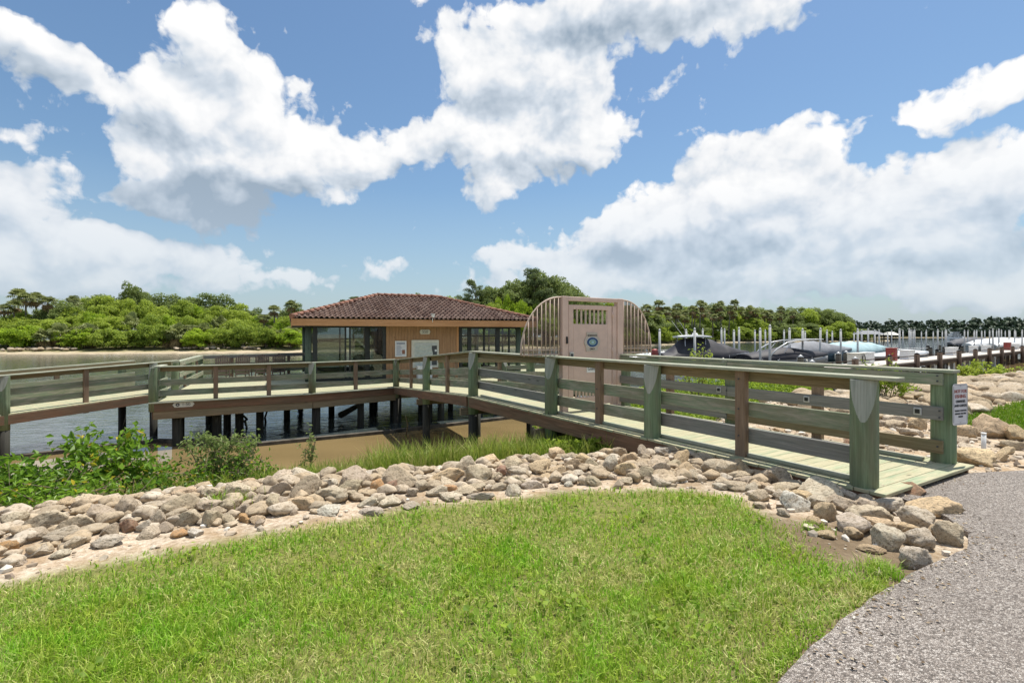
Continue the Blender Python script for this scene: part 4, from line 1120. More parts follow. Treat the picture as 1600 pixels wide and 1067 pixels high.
    for k in range(9): mb.plate([(-.2, .15 - k * .055), (-.01 + .03 * (k % 3), .15 - k * .055), (-.01 + .03 * (k % 3), .165 - k * .055), (-.2, .165 - k * .055)], c + f * .032, E1, UP, .001)
    mb.build('print', M['bluesign'], pg)
    mb = MB(); mb.plate([(.06, -.25), (.2, -.25), (.2, -.05), (.06, -.05)], c + f * .032, E1, UP, .002); mb.build('picture', M['ridge'], pg)
    c = onwall(6.06, .58); s_ = empty('map_board', c); tag(s_, 'large white framed map board with a dark legend strip on the orange wall', 'notice board')
    w2, h2 = .68, .68
    mb = MB(); mb.plate(rrect(w2 * 2, h2 * 2, .04), c, E1, UP, .04); mb.build('frame', M['offwhite'], s_)
    mb = MB(); mb.plate([(-.54, -.6), (.60, -.6), (.60, .56), (-.54, .56)], c + f * .04, E1, UP, .002); mp = mb.build('map_sheet', M['mapface'], s_)
    mb = MB(); mb.plate([(.32, -.56), (.58, -.56), (.58, .40), (.32, .40), (.32, .22), (.38, 0.0), (.32, -.12)], c + f * .042, E1, UP, .002); mb.build('legend', M['ink'], mp)
    for z in (.16, -.22):
        mb = MB(); mb.plate([(.47, z - .05), (.57, z - .05), (.57, z + .05), (.47, z + .05)], c + f * .044, E1, UP, .002); mb.build('legend_window', M['white'], mp)
    mb = MB()
    mb.plate([(-.42, .46), (.5, .46), (.5, .50), (-.42, .50)], c + f * .042, E1, UP, .001)
    mb.build('title_line', M['silver'], mp)
    mb = MB()
    for k in range(4):
        pts = [c + f * .043 + E1 * (-.48 + .075 * j) + UP * (.3 - .2 * k + .05 * math.sin(j * .7 + k) + .012 * j) for j in range(11)]
        mb.tube(pts, .006, 4)
    mb.build('map_lines', M['lightblue'], mp)
    for (zz, hh_, nm, lb) in ((-.16, .30, 'mail_box', 'white box shelf hung on the orange wall under the map board'), (-.46, .27, 'storage_box', 'low white storage box standing under the wall shelf')):
        c = onwall(5.98, zz, .20); s_ = empty(nm, c); tag(s_, lb, 'box')
        mb = MB(); mb.box(c, (E1, F1, UP), (.36, .15, hh_ / 2)); mb.build('body', M['white'], s_, .012)
        mb = MB(); mb.box(c + UP * (hh_ / 2 + .015), (E1, F1, UP), (.385, .17, .015)); mb.build('lid', M['white'], s_, .006)
    # floodlight camera on the eave
    c = hp(6.2, -.03, 2.27); s_ = empty('security_camera', c); tag(s_, 'small white security camera on the dock house eave', 'camera')
    mb = MB(); mb.tube([c + UP * -.15, c + UP * .12], .018, 8); mb.build('bracket', M['white'], s_)
    mb = MB(); mb.tube([c + UP * .14 + f * .16, c + UP * .17 - f * .05], [.07, .06], 12); mb.build('housing', M['white'], s_)
    mb = MB(); mb.box(c + UP * .23 + f * .05, (E1, F1, UP), (.09, .13, .012)); mb.build('hood', M['white'], s_)
    return hp
HP = build_house()

# ------------------------------------------------------------------ chairs on the deck
def make_chair(loc, face, label, m='chair'):
    """slatted deck chair; face = plan direction the sitter looks"""
    fx = vec(face).normalized(); sx = Vector((fx.y, -fx.x, 0)); o = vec(loc)
    def cp(a, b, z): return o + sx * a + fx * b + UP * z
    r = empty('deck_chair', o); tag(r, label, 'chair', 'slatted deck chairs facing the river')
    mb = MB()
    for k in range(7):
        a = (k - 3) * .085; top = 1.14 - .045 * abs(k - 3) ** 1.35 * .6
        mb.box(cp(a * 1.12, -.30 - .12, .34 + (top - .34) / 2), (sx, fx, UP), (.034, .011, (top - .34) / 2))
    back = mb.build('backrest', M[m], r)
    for v in back.data.vertices: v.co.y += 0
    for z in (.46, .80):
        mb = MB(); mb.box(cp(0, -.445, z), (sx, fx, UP), (.29, .012, .03)); mb.build('back_rail', M[m], r)
    mb = MB()
    for k in range(6): mb.board(cp(-.28, -.30 + k * .125, .33 + k * .018), cp(.28, -.30 + k * .125, .33 + k * .018), .10, .022)
    mb.build('seat', M[m], r)
    for s in (-1, 1):
        mb = MB(); mb.board(cp(s * .33, -.44, .575), cp(s * .33, .40, .595), .12, .022); mb.build('armrest', M[m], r)
        mb = MB(); mb.box(cp(s * .30, .34, .29), (sx, fx, UP), (.018, .045, .29)); mb.build('leg', M[m], r)
        mb = MB(); mb.box(cp(s * .30, -.36, .285), (sx, fx, UP), (.018, .04, .285)); mb.build('leg', M[m], r)
    mb = MB(); mb.box(cp(0, -.36, .20), (sx, fx, UP), (.28, .012, .04)); mb.build('stretcher', M[m], r)
    return r
for i, (u, Y) in enumerate(((345, 24.9), (376, 25.6), (406, 26.3), (432, 27.0))):
    nm = ('brown slatted deck chair at the left end of the row by the platform rail', 'second brown slatted deck chair from the left in the row by the rail', 'third brown slatted deck chair from the left in the row by the rail', 'brown slatted deck chair nearest the dock house in the row by the rail')[i]
    make_chair(px(u, Y, None, ZP), (-.66, .75, 0), nm)
for i, (s, d) in enumerate(((3.2, 3.3), (4.3, 4.0))):
    make_chair(HP(s, d, ZP), F1, ('dark deck chair inside the glass, left of the other', 'dark deck chair inside the glass beside the orange wall')[i], 'dark')

# ------------------------------------------------------------------ debris in the water, stub pipe
def branch(name, pts, rad, label, m='twig'):
    mb = MB(); mb.tube(pts, rad, 7); o_ = mb.build(name, M[m]); tag(o_, label, 'branch'); return o_
branch('driftwood_plank', [at(531, 649, -1.9), at(562, 632, -1.55)], [.14, .10], 'dark slanting timber leaning out of the water under the platform', 'pile')
branch('driftwood_branch', [at(378, 660, -2.3), at(386, 655, -1.95), at(372, 641, -1.35)], [.05, .045, .03], 'bent dark branch poking from the water under the left platform rim', 'pile')
branch('driftwood_branch', [at(416, 664, -2.3), at(414, 652, -1.9), at(418, 640, -1.3)], [.05, .04, .03], 'upright dark branch in the water under the platform rim', 'pile')
branch('dead_stem', [at(634, 684, -2.15), at(637, 664, -1.55), at(634, 650, -1.1)], [.03, .02, .01], 'thin dead stem standing in the shallows by the ramp')
c = at(1537, 708, -.1); mb = MB(); mb.tube([c + UP * -.1, c + UP * .27], .028, 12); st = mb.build('stub_pipe', M['white'])
tag(st, 'white plastic stub pipe standing among rocks beside the path', 'pipe')
mb = MB(); mb.tube([c + UP * .27, c + UP * .285], .032, 12); mb.build('pipe_cap', M['white'], st)

# ------------------------------------------------------------------ rocks
M['rock'] = mat_rock('coquina_rock')
def rock_mesh(seed, flat=1.0, planes=9, sub=4):
    bm = bmesh.new(); bmesh.ops.create_icosphere(bm, subdivisions=sub, radius=1.0)
    rr = random.Random(seed); pl = []
    for _ in range(planes + 4):
        n = Vector((rr.gauss(0, 1), rr.gauss(0, 1), rr.gauss(0, 1))).normalized(); pl.append((n, rr.uniform(.55, .84)))
    o = Vector((seed * 3.7, seed * 1.9, seed * 5.1))
    for v in bm.verts:
        d = v.co.normalized(); p = d.copy()
        p *= 1 + .30 * mnoise.noise(d * 1.1 + o) + .16 * mnoise.noise(d * 2.4 + o)
        for n, h in pl:
            q = p.dot(n)
            if q > h: p -= n * (q - h) * .93
        p *= 1 + .085 * mnoise.noise(d * 4.5 + o) + .055 * mnoise.noise(d * 10 + o) - .045 * max(0, mnoise.noise(d * 8 - o)) + .03 * mnoise.noise(d * 22 + o)
        p.z *= flat; v.co = p
    me = bpy.data.meshes.new('rock'); bm.to_mesh(me); bm.free()
    me.polygons.foreach_set('use_smooth', np.ones(len(me.polygons), bool)); me.materials.append(M['rock'])
    return me
ROCKS = [rock_mesh(s, 1.0, 4 + s % 9) for s in range(1, 15)]
TONES = {'g': ((.52, .43, .31), 'grey beige'), 'p': ((.60, .52, .41), 'pale cream'), 't': ((.60, .45, .275), 'tan'), 'o': ((.60, .34, .15), 'orange'), 'b': ((.36, .20, .13), 'reddish brown'), 'd': ((.36, .33, .29), 'dark grey'), 'w': ((.68, .63, .55), 'whitish')}
rock_list = []
def place_rock(x, y, z, rx, ry, rz, rot, tone, zone, seat=True):
    o = bpy.data.objects.new('rock', random.choice(ROCKS)); COL.objects.link(o)
    o.location = (x, y, z); o.scale = (rx, ry, rz)
    o.rotation_euler = (random.gauss(0, .16), random.gauss(0, .16), rot)
    base = TONES[tone][0]; k = random.uniform(.88, 1.14)
    o.color = (base[0] * k, base[1] * k * random.uniform(.97, 1.03), base[2] * k * random.uniform(.94, 1.06), 1)
    rock_list.append(dict(o=o, x=x, y=y, z=z, r=max(rx, ry), e=rx / max(ry, rz), tone=tone, zone=zone, rx=rx, rz=rz))
    return o
# the rocks one can single out in the photo: bearing, row, apparent width and height, tone
SEEN = """20 815 36 24 g|62 818 64 34 g|112 822 52 30 g|96 838 66 24 g|52 838 44 22 g|150 804 50 28 g|192 795 40 32 g|108 850 45 20 g|162 848 52 19 p|168 830 35 22 g|9 858 28 20 o|55 864 45 18 p|27 846 36 13 p|90 868 32 11 p|20 880 34 14 g
245 790 46 13 g|284 772 37 21 t|325 772 41 24 g|366 768 51 32 g|320 791 46 20 g|359 790 31 22 g|377 797 24 21 g|407 787 34 23 g|424 791 36 28 g|243 813 28 29 g|268 809 25 17 g|289 812 42 28 g|326 812 36 28 g|352 809 24 18 g|200 824 28 22 b|222 824 22 21 p|256 827 26 15 g|229 836 36 15 g|279 836 33 12 o|305 833 26 12 w|382 812 26 13 o|401 814 24 13 t
435 766 34 30 g|473 764 48 38 g|516 776 62 24 g|556 750 58 36 g|590 762 28 32 o|622 751 66 34 g|694 746 56 24 t|702 760 50 12 g|728 734 48 36 g|748 745 46 32 g|433 790 40 24 g|475 789 50 22 t|611 760 25 20 b|573 787 34 16 p|607 785 42 15 p|643 770 24 18 g|641 791 34 11 p|681 769 34 17 g|700 765 26 14 o|703 777 42 14 p|728 768 46 12 g|751 776 38 12 p|517 757 30 16 p|548 775 26 16 g|660 760 30 20 g|580 800 36 12 p|510 800 44 12 w
801 726 42 16 g|815 716 26 11 t|871 708 34 20 t|809 739 38 18 p|785 737 20 18 b|807 754 32 18 g|845 732 40 22 t|868 738 32 22 t|856 747 28 14 t|832 758 32 16 p|744 762 34 13 g|802 770 32 14 p|889 757 17 10 w|776 762 30 13 g|820 742 22 12 g|840 752 18 11 g|774 747 22 16 g
911 718 27 16 t|893 728 28 24 t|932 735 28 17 g|950 708 27 20 t|966 708 25 20 g|956 727 30 30 p|984 721 34 26 t|981 735 36 24 t|1007 741 32 22 g|1029 735 36 26 g|1036 753 44 16 p|1037 707 28 14 d|1073 704 28 14 d|1101 716 44 15 g|1065 717 36 22 t|1072 738 38 26 t|1087 746 30 18 g|1120 731 48 24 g|1129 761 30 13 p|947 745 28 9 p|979 753 28 11 g|925 727 26 16 g|1010 722 24 16 g|1052 727 26 16 g|902 742 34 9 p|1006 708 24 20 g|1090 726 26 16 g|1048 742 28 14 g"""
ENTRY = """1138 733 53 26 g|1160 734 32 26 t|1194 731 40 18 g|1217 746 48 26 g|1245 748 22 14 t|1268 745 27 15 t|1153 760 42 16 g|1175 752 42 14 g|1238 762 56 17 g|1287 758 54 22 p|1303 752 30 20 g|1340 762 48 24 g|1376 773 54 21 p|1427 772 56 24 b|1291 777 78 22 p|1319 790 48 28 g|1243 788 50 30 w|1188 776 36 20 g|1291 802 34 36 t|1365 807 66 30 g|1392 791 54 28 p|1437 815 66 38 p|1462 797 76 32 t|1340 822 62 34 p|1391 842 58 46 p|1441 845 46 34 p|1487 838 48 40 g|1434 874 50 36 p|1215 768 30 14 g|1405 778 34 14 g|1352 783 40 16 g|1260 772 30 12 g"""
RIGHT = """1512 676 36 32 t|1553 672 58 38 t|1594 681 40 26 t|1530 717 68 28 t|1504 691 28 17 g|1514 700 32 11 p|1590 698 34 17 g|1562 717 26 15 t|1401 664 40 17 g|1399 650 44 14 t|1382 663 22 16 g|1437 664 26 24 t|1388 676 32 12 t|1427 677 40 15 p|1575 706 24 12 t|1300 640 34 16 t|1335 644 30 13 t|1318 655 36 14 t|1350 655 28 13 g|1295 660 26 14 t|1340 690 40 18 b|1240 662 36 15 t|1215 655 30 14 t|1262 668 34 14 t|1370 690 26 14 t"""
def ray_rock(u, v, w, h, limit_d, shift=.30):
    vb = v + h * shift; k = (u - 800) / F; g = (vb - HZ) / F
    y = 2.2
    while y < 40:
        x = k * y; z = H - g * y
        if z <= gz(x, y): return x, y, gz(x, y)
        if sdist([(x, y)], CREST)[0] > limit_d: return x, y, max(z, gz(x, y))
        y += .02
    return None
for txt, zone, lim in ((SEEN, 'bank', .35), (ENTRY, 'entry', .4), (RIGHT, 'right', 9)):
    for it in txt.replace('\n', '|').split('|'):
        u, v, w, h, t = it.split(); u, v, w, h = map(float, (u, v, w, h))
        q = ray_rock(u, v, w, h, lim)
        if q is None: continue
        x, y, z = q; rx = w / 2 * y / F * 1.06; rzz = h / 2 * y / F * 1.2; ry = min(max(rx * random.uniform(.7, .95), rzz * .8), rx * 1.1)
        place_rock(x, y + ry * .3, z + rzz * .42, rx, ry, max(rzz, .4 * ry), random.gauss(0, .22), t, zone)
def fill(zone, n, box, test, rlo, rhi, tones, tries=4000, tight=.82, extra=0.0):
    k = 0
    for _ in range(tries):
        if k >= n: break
        x, y = random.uniform(*box[:2]), random.uniform(*box[2:]); r = rlo + (rhi - rlo) * random.random() ** 1.8
        if not test(x, y): continue
        if any((q['x'] - x) ** 2 + (q['y'] - y) ** 2 < (tight * (q['r'] * .85 + r)) ** 2 for q in rock_list): continue
        sc = random.uniform(1.0, 1.35)
        place_rock(x, y, gz(x, y) + r * .25 + extra, r * sc, r * random.uniform(.75, 1), r * random.uniform(.5, .8), random.uniform(0, 3.14), random.choice(tones), zone); k += 1
def sd(x, y, l): return float(sdist([(x, y)], l)[0])
fill('bank', 46, (-6.5, 2.8, 1.5, 7.4), lambda x, y: sd(x, y, LAWN_EDGE) > (.4 if x < 0 else .15) and sd(x, y, CREST) < .7 and not (abs(x - 3) < .2), .07, .21, 'gggptt', 7000, .70)
fill('entry', 24, (2.3, 3.9, 3.7, 6.2), lambda x, y: not in_poly(x, y, PATH) and in_poly(x, y, [(2.45, 4.5), (2.7, 3.8), (3.4, 4.0), (3.75, 4.5), (3.7, 5.0), (2.6, 6.5), (2.2, 5.6)]), .07, .16, 'ggptt', 6000, .64)
dk = lambda x, y: (Vector((x, y, 0)) - P0).dot(N2)
fill('right', 26, (4.4, 12, 6.2, 12), lambda x, y: dk(x, y) > W + .35 and not in_poly(x, y, PATH) and not in_poly(x, y, LAWN_R) and sd(x, y, CREST) < .6, .09, .26, 'tttgp')
fill('shore', 34, (6.5, 30, 10, 25), lambda x, y: -2.6 < sd(x, y, CREST) < 2.2 and not in_poly(x, y, LAWN_R), .12, .36, 'ttgpg', 12000, .72)
# label every rock by look, row and neighbour
def bearing(q): return 800 + F * q['x'] / q['y']
def rowv(q): return HZ + F * (H - q['z']) / q['y']
MARKS = {'bank': [(-4000, 60, 'at the far left bank end'), (60, 130, 'below the low mangrove leaves'), (130, 215, 'below the leafy bush'), (215, 300, 'right of the leafy bush'), (300, 390, 'below the olive sprig bush'), (390, 490, 'before the marsh grass, left of seedling'), (490, 590, 'before the marsh grass, right of seedling'), (590, 690, 'before the second ramp piling'), (690, 770, 'before the ramp head post'), (770, 845, 'left of the gate side post'), (845, 920, 'before the gate side post'), (920, 1000, 'between gate side post and middle post'), (1000, 1075, 'before the middle boardwalk post'), (1075, 9000, 'below the boardwalk edge')],
         'entry': [(-999, 1200, 'under the first tall baluster'), (1200, 1270, 'left of the near end post'), (1270, 1330, 'just below the near rails'), (1330, 1400, 'below the near end post'), (1400, 9000, 'at the corner of the pebble path')],
         'right': [(-9999, 1270, 'seen between the far rail boards'), (1270, 1360, 'behind the rails left of the near end post'), (1360, 1450, 'seen between the two end posts'), (1450, 1535, 'left of the white stub pipe'), (1535, 99000, 'right of the white stub pipe')],
         'shore': [(-9999, 1380, 'on the shore behind the boardwalk rails'), (1380, 1480, 'on the shore behind the far end post'), (1480, 1545, 'on the shore behind the sign'), (1545, 99000, 'on the shore beyond the right lawn')]}
ROWW = {1: ['only row'], 2: ['upper row', 'lower row'], 3: ['upper row', 'middle row', 'lower row']}
def shape_word(q): return 'long' if q['e'] > 1.75 else ('flat' if q['rz'] < .5 * q['r'] else 'rounded')
for zone, marks in MARKS.items():
    for (u0, u1, phrase) in marks:
        S = [q for q in rock_list if q['zone'] == zone and u0 <= bearing(q) < u1]
        S.sort(key=rowv); k = 3 if len(S) > 8 else (2 if len(S) > 3 else 1)
        for i in range(k):
            row = sorted(S[i * len(S) // k:(i + 1) * len(S) // k], key=bearing)
            for j, q in enumerate(row):
                lab = f"{TONES[q['tone']][1]} {shape_word(q)} rock {phrase}, {nth(j + 1)} in {ROWW[k][i]}"
                if len(lab.split()) > 16: lab = f"{TONES[q['tone']][1]} rock {phrase}, {nth(j + 1)} in {ROWW[k][i]}"
                tag(q['o'], lab, 'rock', {'bank': 'rocks along the lawn bank', 'entry': 'rocks at the foot of the boardwalk', 'right': 'rocks on the far side of the boardwalk', 'shore': 'rocks along the shore beyond the lawn'}[zone])
# small stones and shell between the rocks: one scatter
def build_rubble():
    Vs, Qs, n0 = [], [], 0
    base = bmesh.new(); bmesh.ops.create_icosphere(base, subdivisions=1, radius=1); bv = np.array([v.co[:] for v in base.verts]); bf = np.array([[v.index for v in f.verts] for f in base.faces]); base.free()
    rn = []
    cnt = 0
    X = RNG.uniform(-7, 13, 60000); Y = RNG.uniform(1, 13, 60000)
    d1 = sdist(np.stack([X, Y], 1), LAWN_EDGE); d2 = sdist(np.stack([X, Y], 1), CREST)
    le = poly_dist(X, Y, LAWN_L); lr = poly_dist(X, Y, LAWN_R); pp = in_poly(X, Y, PATH)
    dkv = (X - P0.x) * N2.x + (Y - P0.y) * N2.y; dal = (X - P0.x) * D2.x + (Y - P0.y) * D2.y
    ok = (d2 < 1.0) & (le < -.05) & (lr < -.05) & ~pp & ~((dkv > -.1) & (dkv < W + .1) & (dal > -.3))
    idx = np.nonzero(ok)[0][:5200]
    Z = ground_z(X[idx], Y[idx])
    for i, z in zip(idx, Z):
        r = .008 + .05 * RNG.random() ** 3.5
        s = r * RNG.uniform(.6, 1.3, 3); s[2] *= .7
        v = bv * s * (1 + .25 * RNG.normal(size=(len(bv), 1))); a = RNG.random() * 6.28
        c, sn = math.cos(a), math.sin(a); v = np.stack([v[:, 0] * c - v[:, 1] * sn, v[:, 0] * sn + v[:, 1] * c, v[:, 2]], 1)
        Vs.append(v + np.array([X[i], Y[i], z + r * .3])); Qs.append(bf + n0); n0 += len(bv); rn.append(np.full(len(bv), RNG.random()))
    m, nt, out = mat('rubble_stone')
    a = nd(nt, 'ShaderNodeAttribute', {'attribute_name': 'rnd'}).outputs['Fac']
    pbsdf(nt, out, ramp(nt, a, [(.0, (.20, .15, .11)), (.4, (.40, .32, .23)), (.75, (.56, .48, .38)), (1., (.70, .66, .58))]), .95)
    o = mesh_obj('rubble', arr_mesh('rubble', np.concatenate(Vs), np.concatenate(Qs), m, np.concatenate(rn)))
    tag(o, 'small loose stones and shell scattered between the larger rocks', 'rubble', kind='stuff')
build_rubble()
def build_litter():
    """loose pebbles and dead leaves that have strayed on to the path"""
    P = []
    while len(P) < 420:
        i = random.randrange(2, 11); a, b = PATH[i], PATH[i + 1]; t = random.random(); L = math.hypot(b[0] - a[0], b[1] - a[1])
        nx, ny = (b[1] - a[1]) / L, -(b[0] - a[0]) / L; q = abs(random.gauss(0, .16)) + .01
        P.append((a[0] + (b[0] - a[0]) * t + nx * q, a[1] + (b[1] - a[1]) * t + ny * q, -.068))
    P = np.array(P); V, Q, r = leaf_cloud(P, RNG.uniform(.010, .034, len(P)), None, 3.0, .6, .12)
    m, nt, out = mat('litter'); a_ = nd(nt, 'ShaderNodeAttribute', {'attribute_name': 'rnd'}).outputs['Fac']
    pbsdf(nt, out, ramp(nt, a_, [(.0, (.12, .08, .045)), (.5, (.28, .20, .12)), (.8, (.45, .38, .27)), (1., (.62, .57, .48))]), .9)
    tag(mesh_obj('path_litter', arr_mesh('path_litter', V, Q, m, r)), 'dead leaves and loose grit along the path edge', 'litter', kind='stuff')
build_litter()
def scatter_rocks(name, spots, label):
    """a mass of rocks nobody would count, as one mesh"""
    srcs = []
    for s in range(5):
        me = rock_mesh(40 + s, 1.0, 7, 3); n = len(me.vertices); v = np.zeros(n * 3); me.vertices.foreach_get('co', v)
        f = np.zeros(len(me.polygons) * 3, dtype=np.int32); me.polygons.foreach_get('vertices', f); srcs.append((v.reshape(-1, 3), f.reshape(-1, 3))); bpy.data.meshes.remove(me)
    Vs, Qs, rn, n0 = [], [], [], 0
    for (x, y, z, r) in spots:
        v, f = srcs[random.randrange(5)]; a = random.uniform(0, 6.28); c, sn = math.cos(a), math.sin(a)
        q = v * np.array([r * random.uniform(1, 1.5), r * random.uniform(.8, 1.1), r * random.uniform(.5, .75)])
        q = np.stack([q[:, 0] * c - q[:, 1] * sn, q[:, 0] * sn + q[:, 1] * c, q[:, 2]], 1)
        Vs.append(q + np.array([x, y, z])); Qs.append(f + n0); n0 += len(v); rn.append(np.full(len(v), random.random()))
    o = mesh_obj(name, arr_mesh(name, np.concatenate(Vs), np.concatenate(Qs), M['riprap'], np.concatenate(rn), smooth=True)); tag(o, label, 'rocks', kind='stuff')
M['riprap'] = mat_rock('riprap_rock', True, 3.5)
spots = []
for _ in range(9000):
    x, y = random.uniform(-6.8, 3.9), random.uniform(1.4, 7.3)
    if sd(x, y, LAWN_EDGE) < (.50 if x < 0 else .28) + random.uniform(-.2, .1) or random.random() < .35 or sd(x, y, CREST) > .7 or in_poly(x, y, PATH) or dk(x, y) > -.2 or float(poly_dist(np.array([x]), np.array([y]), LAWN_L)[0]) > -.18: continue
    r = random.uniform(.04, .12)
    if any((q[0] - x) ** 2 + (q[1] - y) ** 2 < (.75 * (q[3] + r)) ** 2 for q in spots): continue
    spots.append((x, y, gz(x, y) + r * .35, r))
scatter_rocks('bank_cobbles', spots, 'small tan cobbles filling the gaps between the bank rocks')
spots = []
for _ in range(9000):
    x, y = random.uniform(6.5, 34), random.uniform(9.8, 27); s_ = sd(x, y, CREST)
    if not (-6.5 < s_ < 2.0) or float(poly_dist(np.array([x]), np.array([y]), LAWN_R)[0]) > -.1: continue
    if (x < 7.4 and s_ > 1.0) or (s_ < -2.5 and y < 10.3): continue
    r = random.uniform(.14, .36)
    if any((q[0] - x) ** 2 + (q[1] - y) ** 2 < (.62 * (q[3] + r)) ** 2 for q in spots): continue
    spots.append((x, y, gz(x, y) + r * .2, r))
scatter_rocks('riprap', spots, 'tan riprap heaped along the shore beyond the right lawn')

# ------------------------------------------------------------------ grass
def build_lawn():
    def pts(n, poly, box, margin):
        X = RNG.uniform(box[0], box[1], n); Y = RNG.uniform(box[2], box[3], n)
        d = poly_dist(X, Y, poly); w = .13 * wob(X * 2.7, Y * 2.7) * (margin < 0) * np.where(X > 1.2, .35, 1)
        k = d > margin + w * 1.0
        return X[k], Y[k], d[k]
    # left lawn: denser near the camera
    X, Y, d = pts(1500000, LAWN_L, (-8, 3, .9, 5.6), -.03)
    vis = (np.abs(X) < Y * 1.12 + .5) & (Y > 1.5)
    dens = np.clip(1.0 / (Y / 2.2) ** 1.55, .12, 1.0)
    k = vis & (RNG.random(len(X)) < dens * .42); X, Y, d = X[k], Y[k], d[k]
    thin = noise_np(X * 1.1, Y * 1.1)
    k = RNG.random(len(X)) < np.clip(.66 + 1.1 * thin, .28, 1.0) * np.clip(.45 + d * 3.0 + .5 * noise_np(X * 4, Y * 4), .1, 1)
    X, Y, d, thin = X[k], Y[k], d[k], thin[k]
    Z = ground_z(X, Y) - .004
    s = np.clip(Y / 3.2, .75, 1.6)
    tuft = np.clip(noise_np(X * 2.7 + 9, Y * 2.7), -.4, .6)
    h = RNG.uniform(.034, .095, len(X)) * (1 + .7 * tuft) * np.clip(.6 + d * 1.5, .6, 1)
    V, Q, r = blades(np.stack([X, Y, Z], 1), h, .0062 * s * RNG.uniform(.6, 1.4, len(X)), .85, .75)
    o = mesh_obj('lawn_grass', arr_mesh('lawn_grass', V, Q, M['grass'], r)); tag(o, 'patchy green lawn with straw coloured patches in the foreground', 'grass', kind='stuff')
    seg = [(.5, 1.86), (1.2, 2.42), (1.73, 2.86), (2.16, 3.17), (2.5, 3.40)]
    t = RNG.random(5200) * (len(seg) - 1); i = t.astype(int); f = (t - i)[:, None]; S = np.array(seg)
    E = S[i] * (1 - f) + S[i + 1] * f + RNG.normal(0, .035, (len(t), 2)) + np.array([-.045, .055]) * RNG.random((len(t), 1)) * 1.4
    k = RNG.random(len(E)) < np.clip(.5 + 1.2 * noise_np(E[:, 0] * 5, E[:, 1] * 5), .1, 1); E = E[k]
    V, Q, r = blades(np.stack([E[:, 0], E[:, 1], ground_z(E[:, 0], E[:, 1]) - .01], 1), RNG.uniform(.03, .10, len(E)), .0062 * RNG.uniform(.6, 1.4, len(E)), .9, .8)
    o = mesh_obj('edge_grass', arr_mesh('edge_grass', V, Q, M['grass'], r)); tag(o, 'ragged lawn fringe hanging over the path edge', 'grass', kind='stuff')
    X, Y, d = pts(260000, LAWN_R, (8, 26, 8, 21), -.05)
    k = RNG.random(len(X)) < .55; X, Y = X[k], Y[k]
    V, Q, r = blades(np.stack([X, Y, ground_z(X, Y)], 1), RNG.uniform(.05, .11, len(X)), RNG.uniform(.012, .024, len(X)), .5, .5)
    o = mesh_obj('lawn_grass', arr_mesh('right_lawn_grass', V, Q, M['grass_bright'], r)); tag(o, 'bright green lawn beyond the rocks on the right', 'grass', kind='stuff')
def noise_np(x, y):
    """cheap smooth noise for scatter density"""
    out = np.zeros_like(x)
    rs = np.random.default_rng(5)
    for k in range(14):
        a = rs.uniform(0, 6.28); f = rs.uniform(.8, 4.2); p = rs.uniform(0, 6.28)
        out += np.sin((x * np.cos(a) + y * np.sin(a)) * f + p) / (1 + .25 * f)
    return out / 6.5
M['grass_bright'] = grass_mat('right_lawn_blades', (.10, .19, .01), (.25, .36, .03), (.40, .36, .14), .66, .8)
build_lawn()
# grass tufts straggling on to the rocks and the path edge
def tuft(name, x, y, n, r, h, label, m='grass', wid=.006):
    P = RNG.normal(0, r, (n, 2)); X, Y = x + P[:, 0], y + P[:, 1]
    V, Q, rr = blades(np.stack([X, Y, ground_z(X, Y)], 1), RNG.uniform(.5, 1.1, n) * h, wid, .55, .7)
    tag(mesh_obj(name, arr_mesh(name, V, Q, M[m], rr)), label, 'grass tuft')
tuft('grass_tuft', 2.56, 3.56, 420, .06, .11, 'lone green grass tuft between the corner rocks and the path')
tuft('grass_tuft', -2.75, 5.0, 260, .10, .13, 'dry grass tuft growing among the rocks below the olive bush')
tuft('grass_tuft', 2.55, 4.35, 220, .06, .07, 'short grass tuft at the foot of the tan upright rock')
def build_weeds():
    C = [(random.uniform(-.4, 1.3), random.uniform(2.35, 3.3)) for _ in range(26)] + [(random.uniform(-3, 2.2), random.uniform(2.4, 5.0)) for _ in range(30)]
    P = []
    for cx, cy in C:
        if poly_dist(np.array([cx]), np.array([cy]), LAWN_L)[0] < .08: continue
        for _ in range(random.randint(4, 10)): P.append((cx + random.gauss(0, .045), cy + random.gauss(0, .04), gz(cx, cy) + random.uniform(.035, .075)))
    P = np.array(P); V, Q, r = leaf_cloud(P, RNG.uniform(.028, .055, len(P)), None, 1.6, .95, .05)
    tag(mesh_obj('lawn_weeds', arr_mesh('lawn_weeds', V, Q, M['leaf_ground'], r)), 'round leaved weeds dotted through the lawn', 'weeds', kind='stuff')
build_weeds()
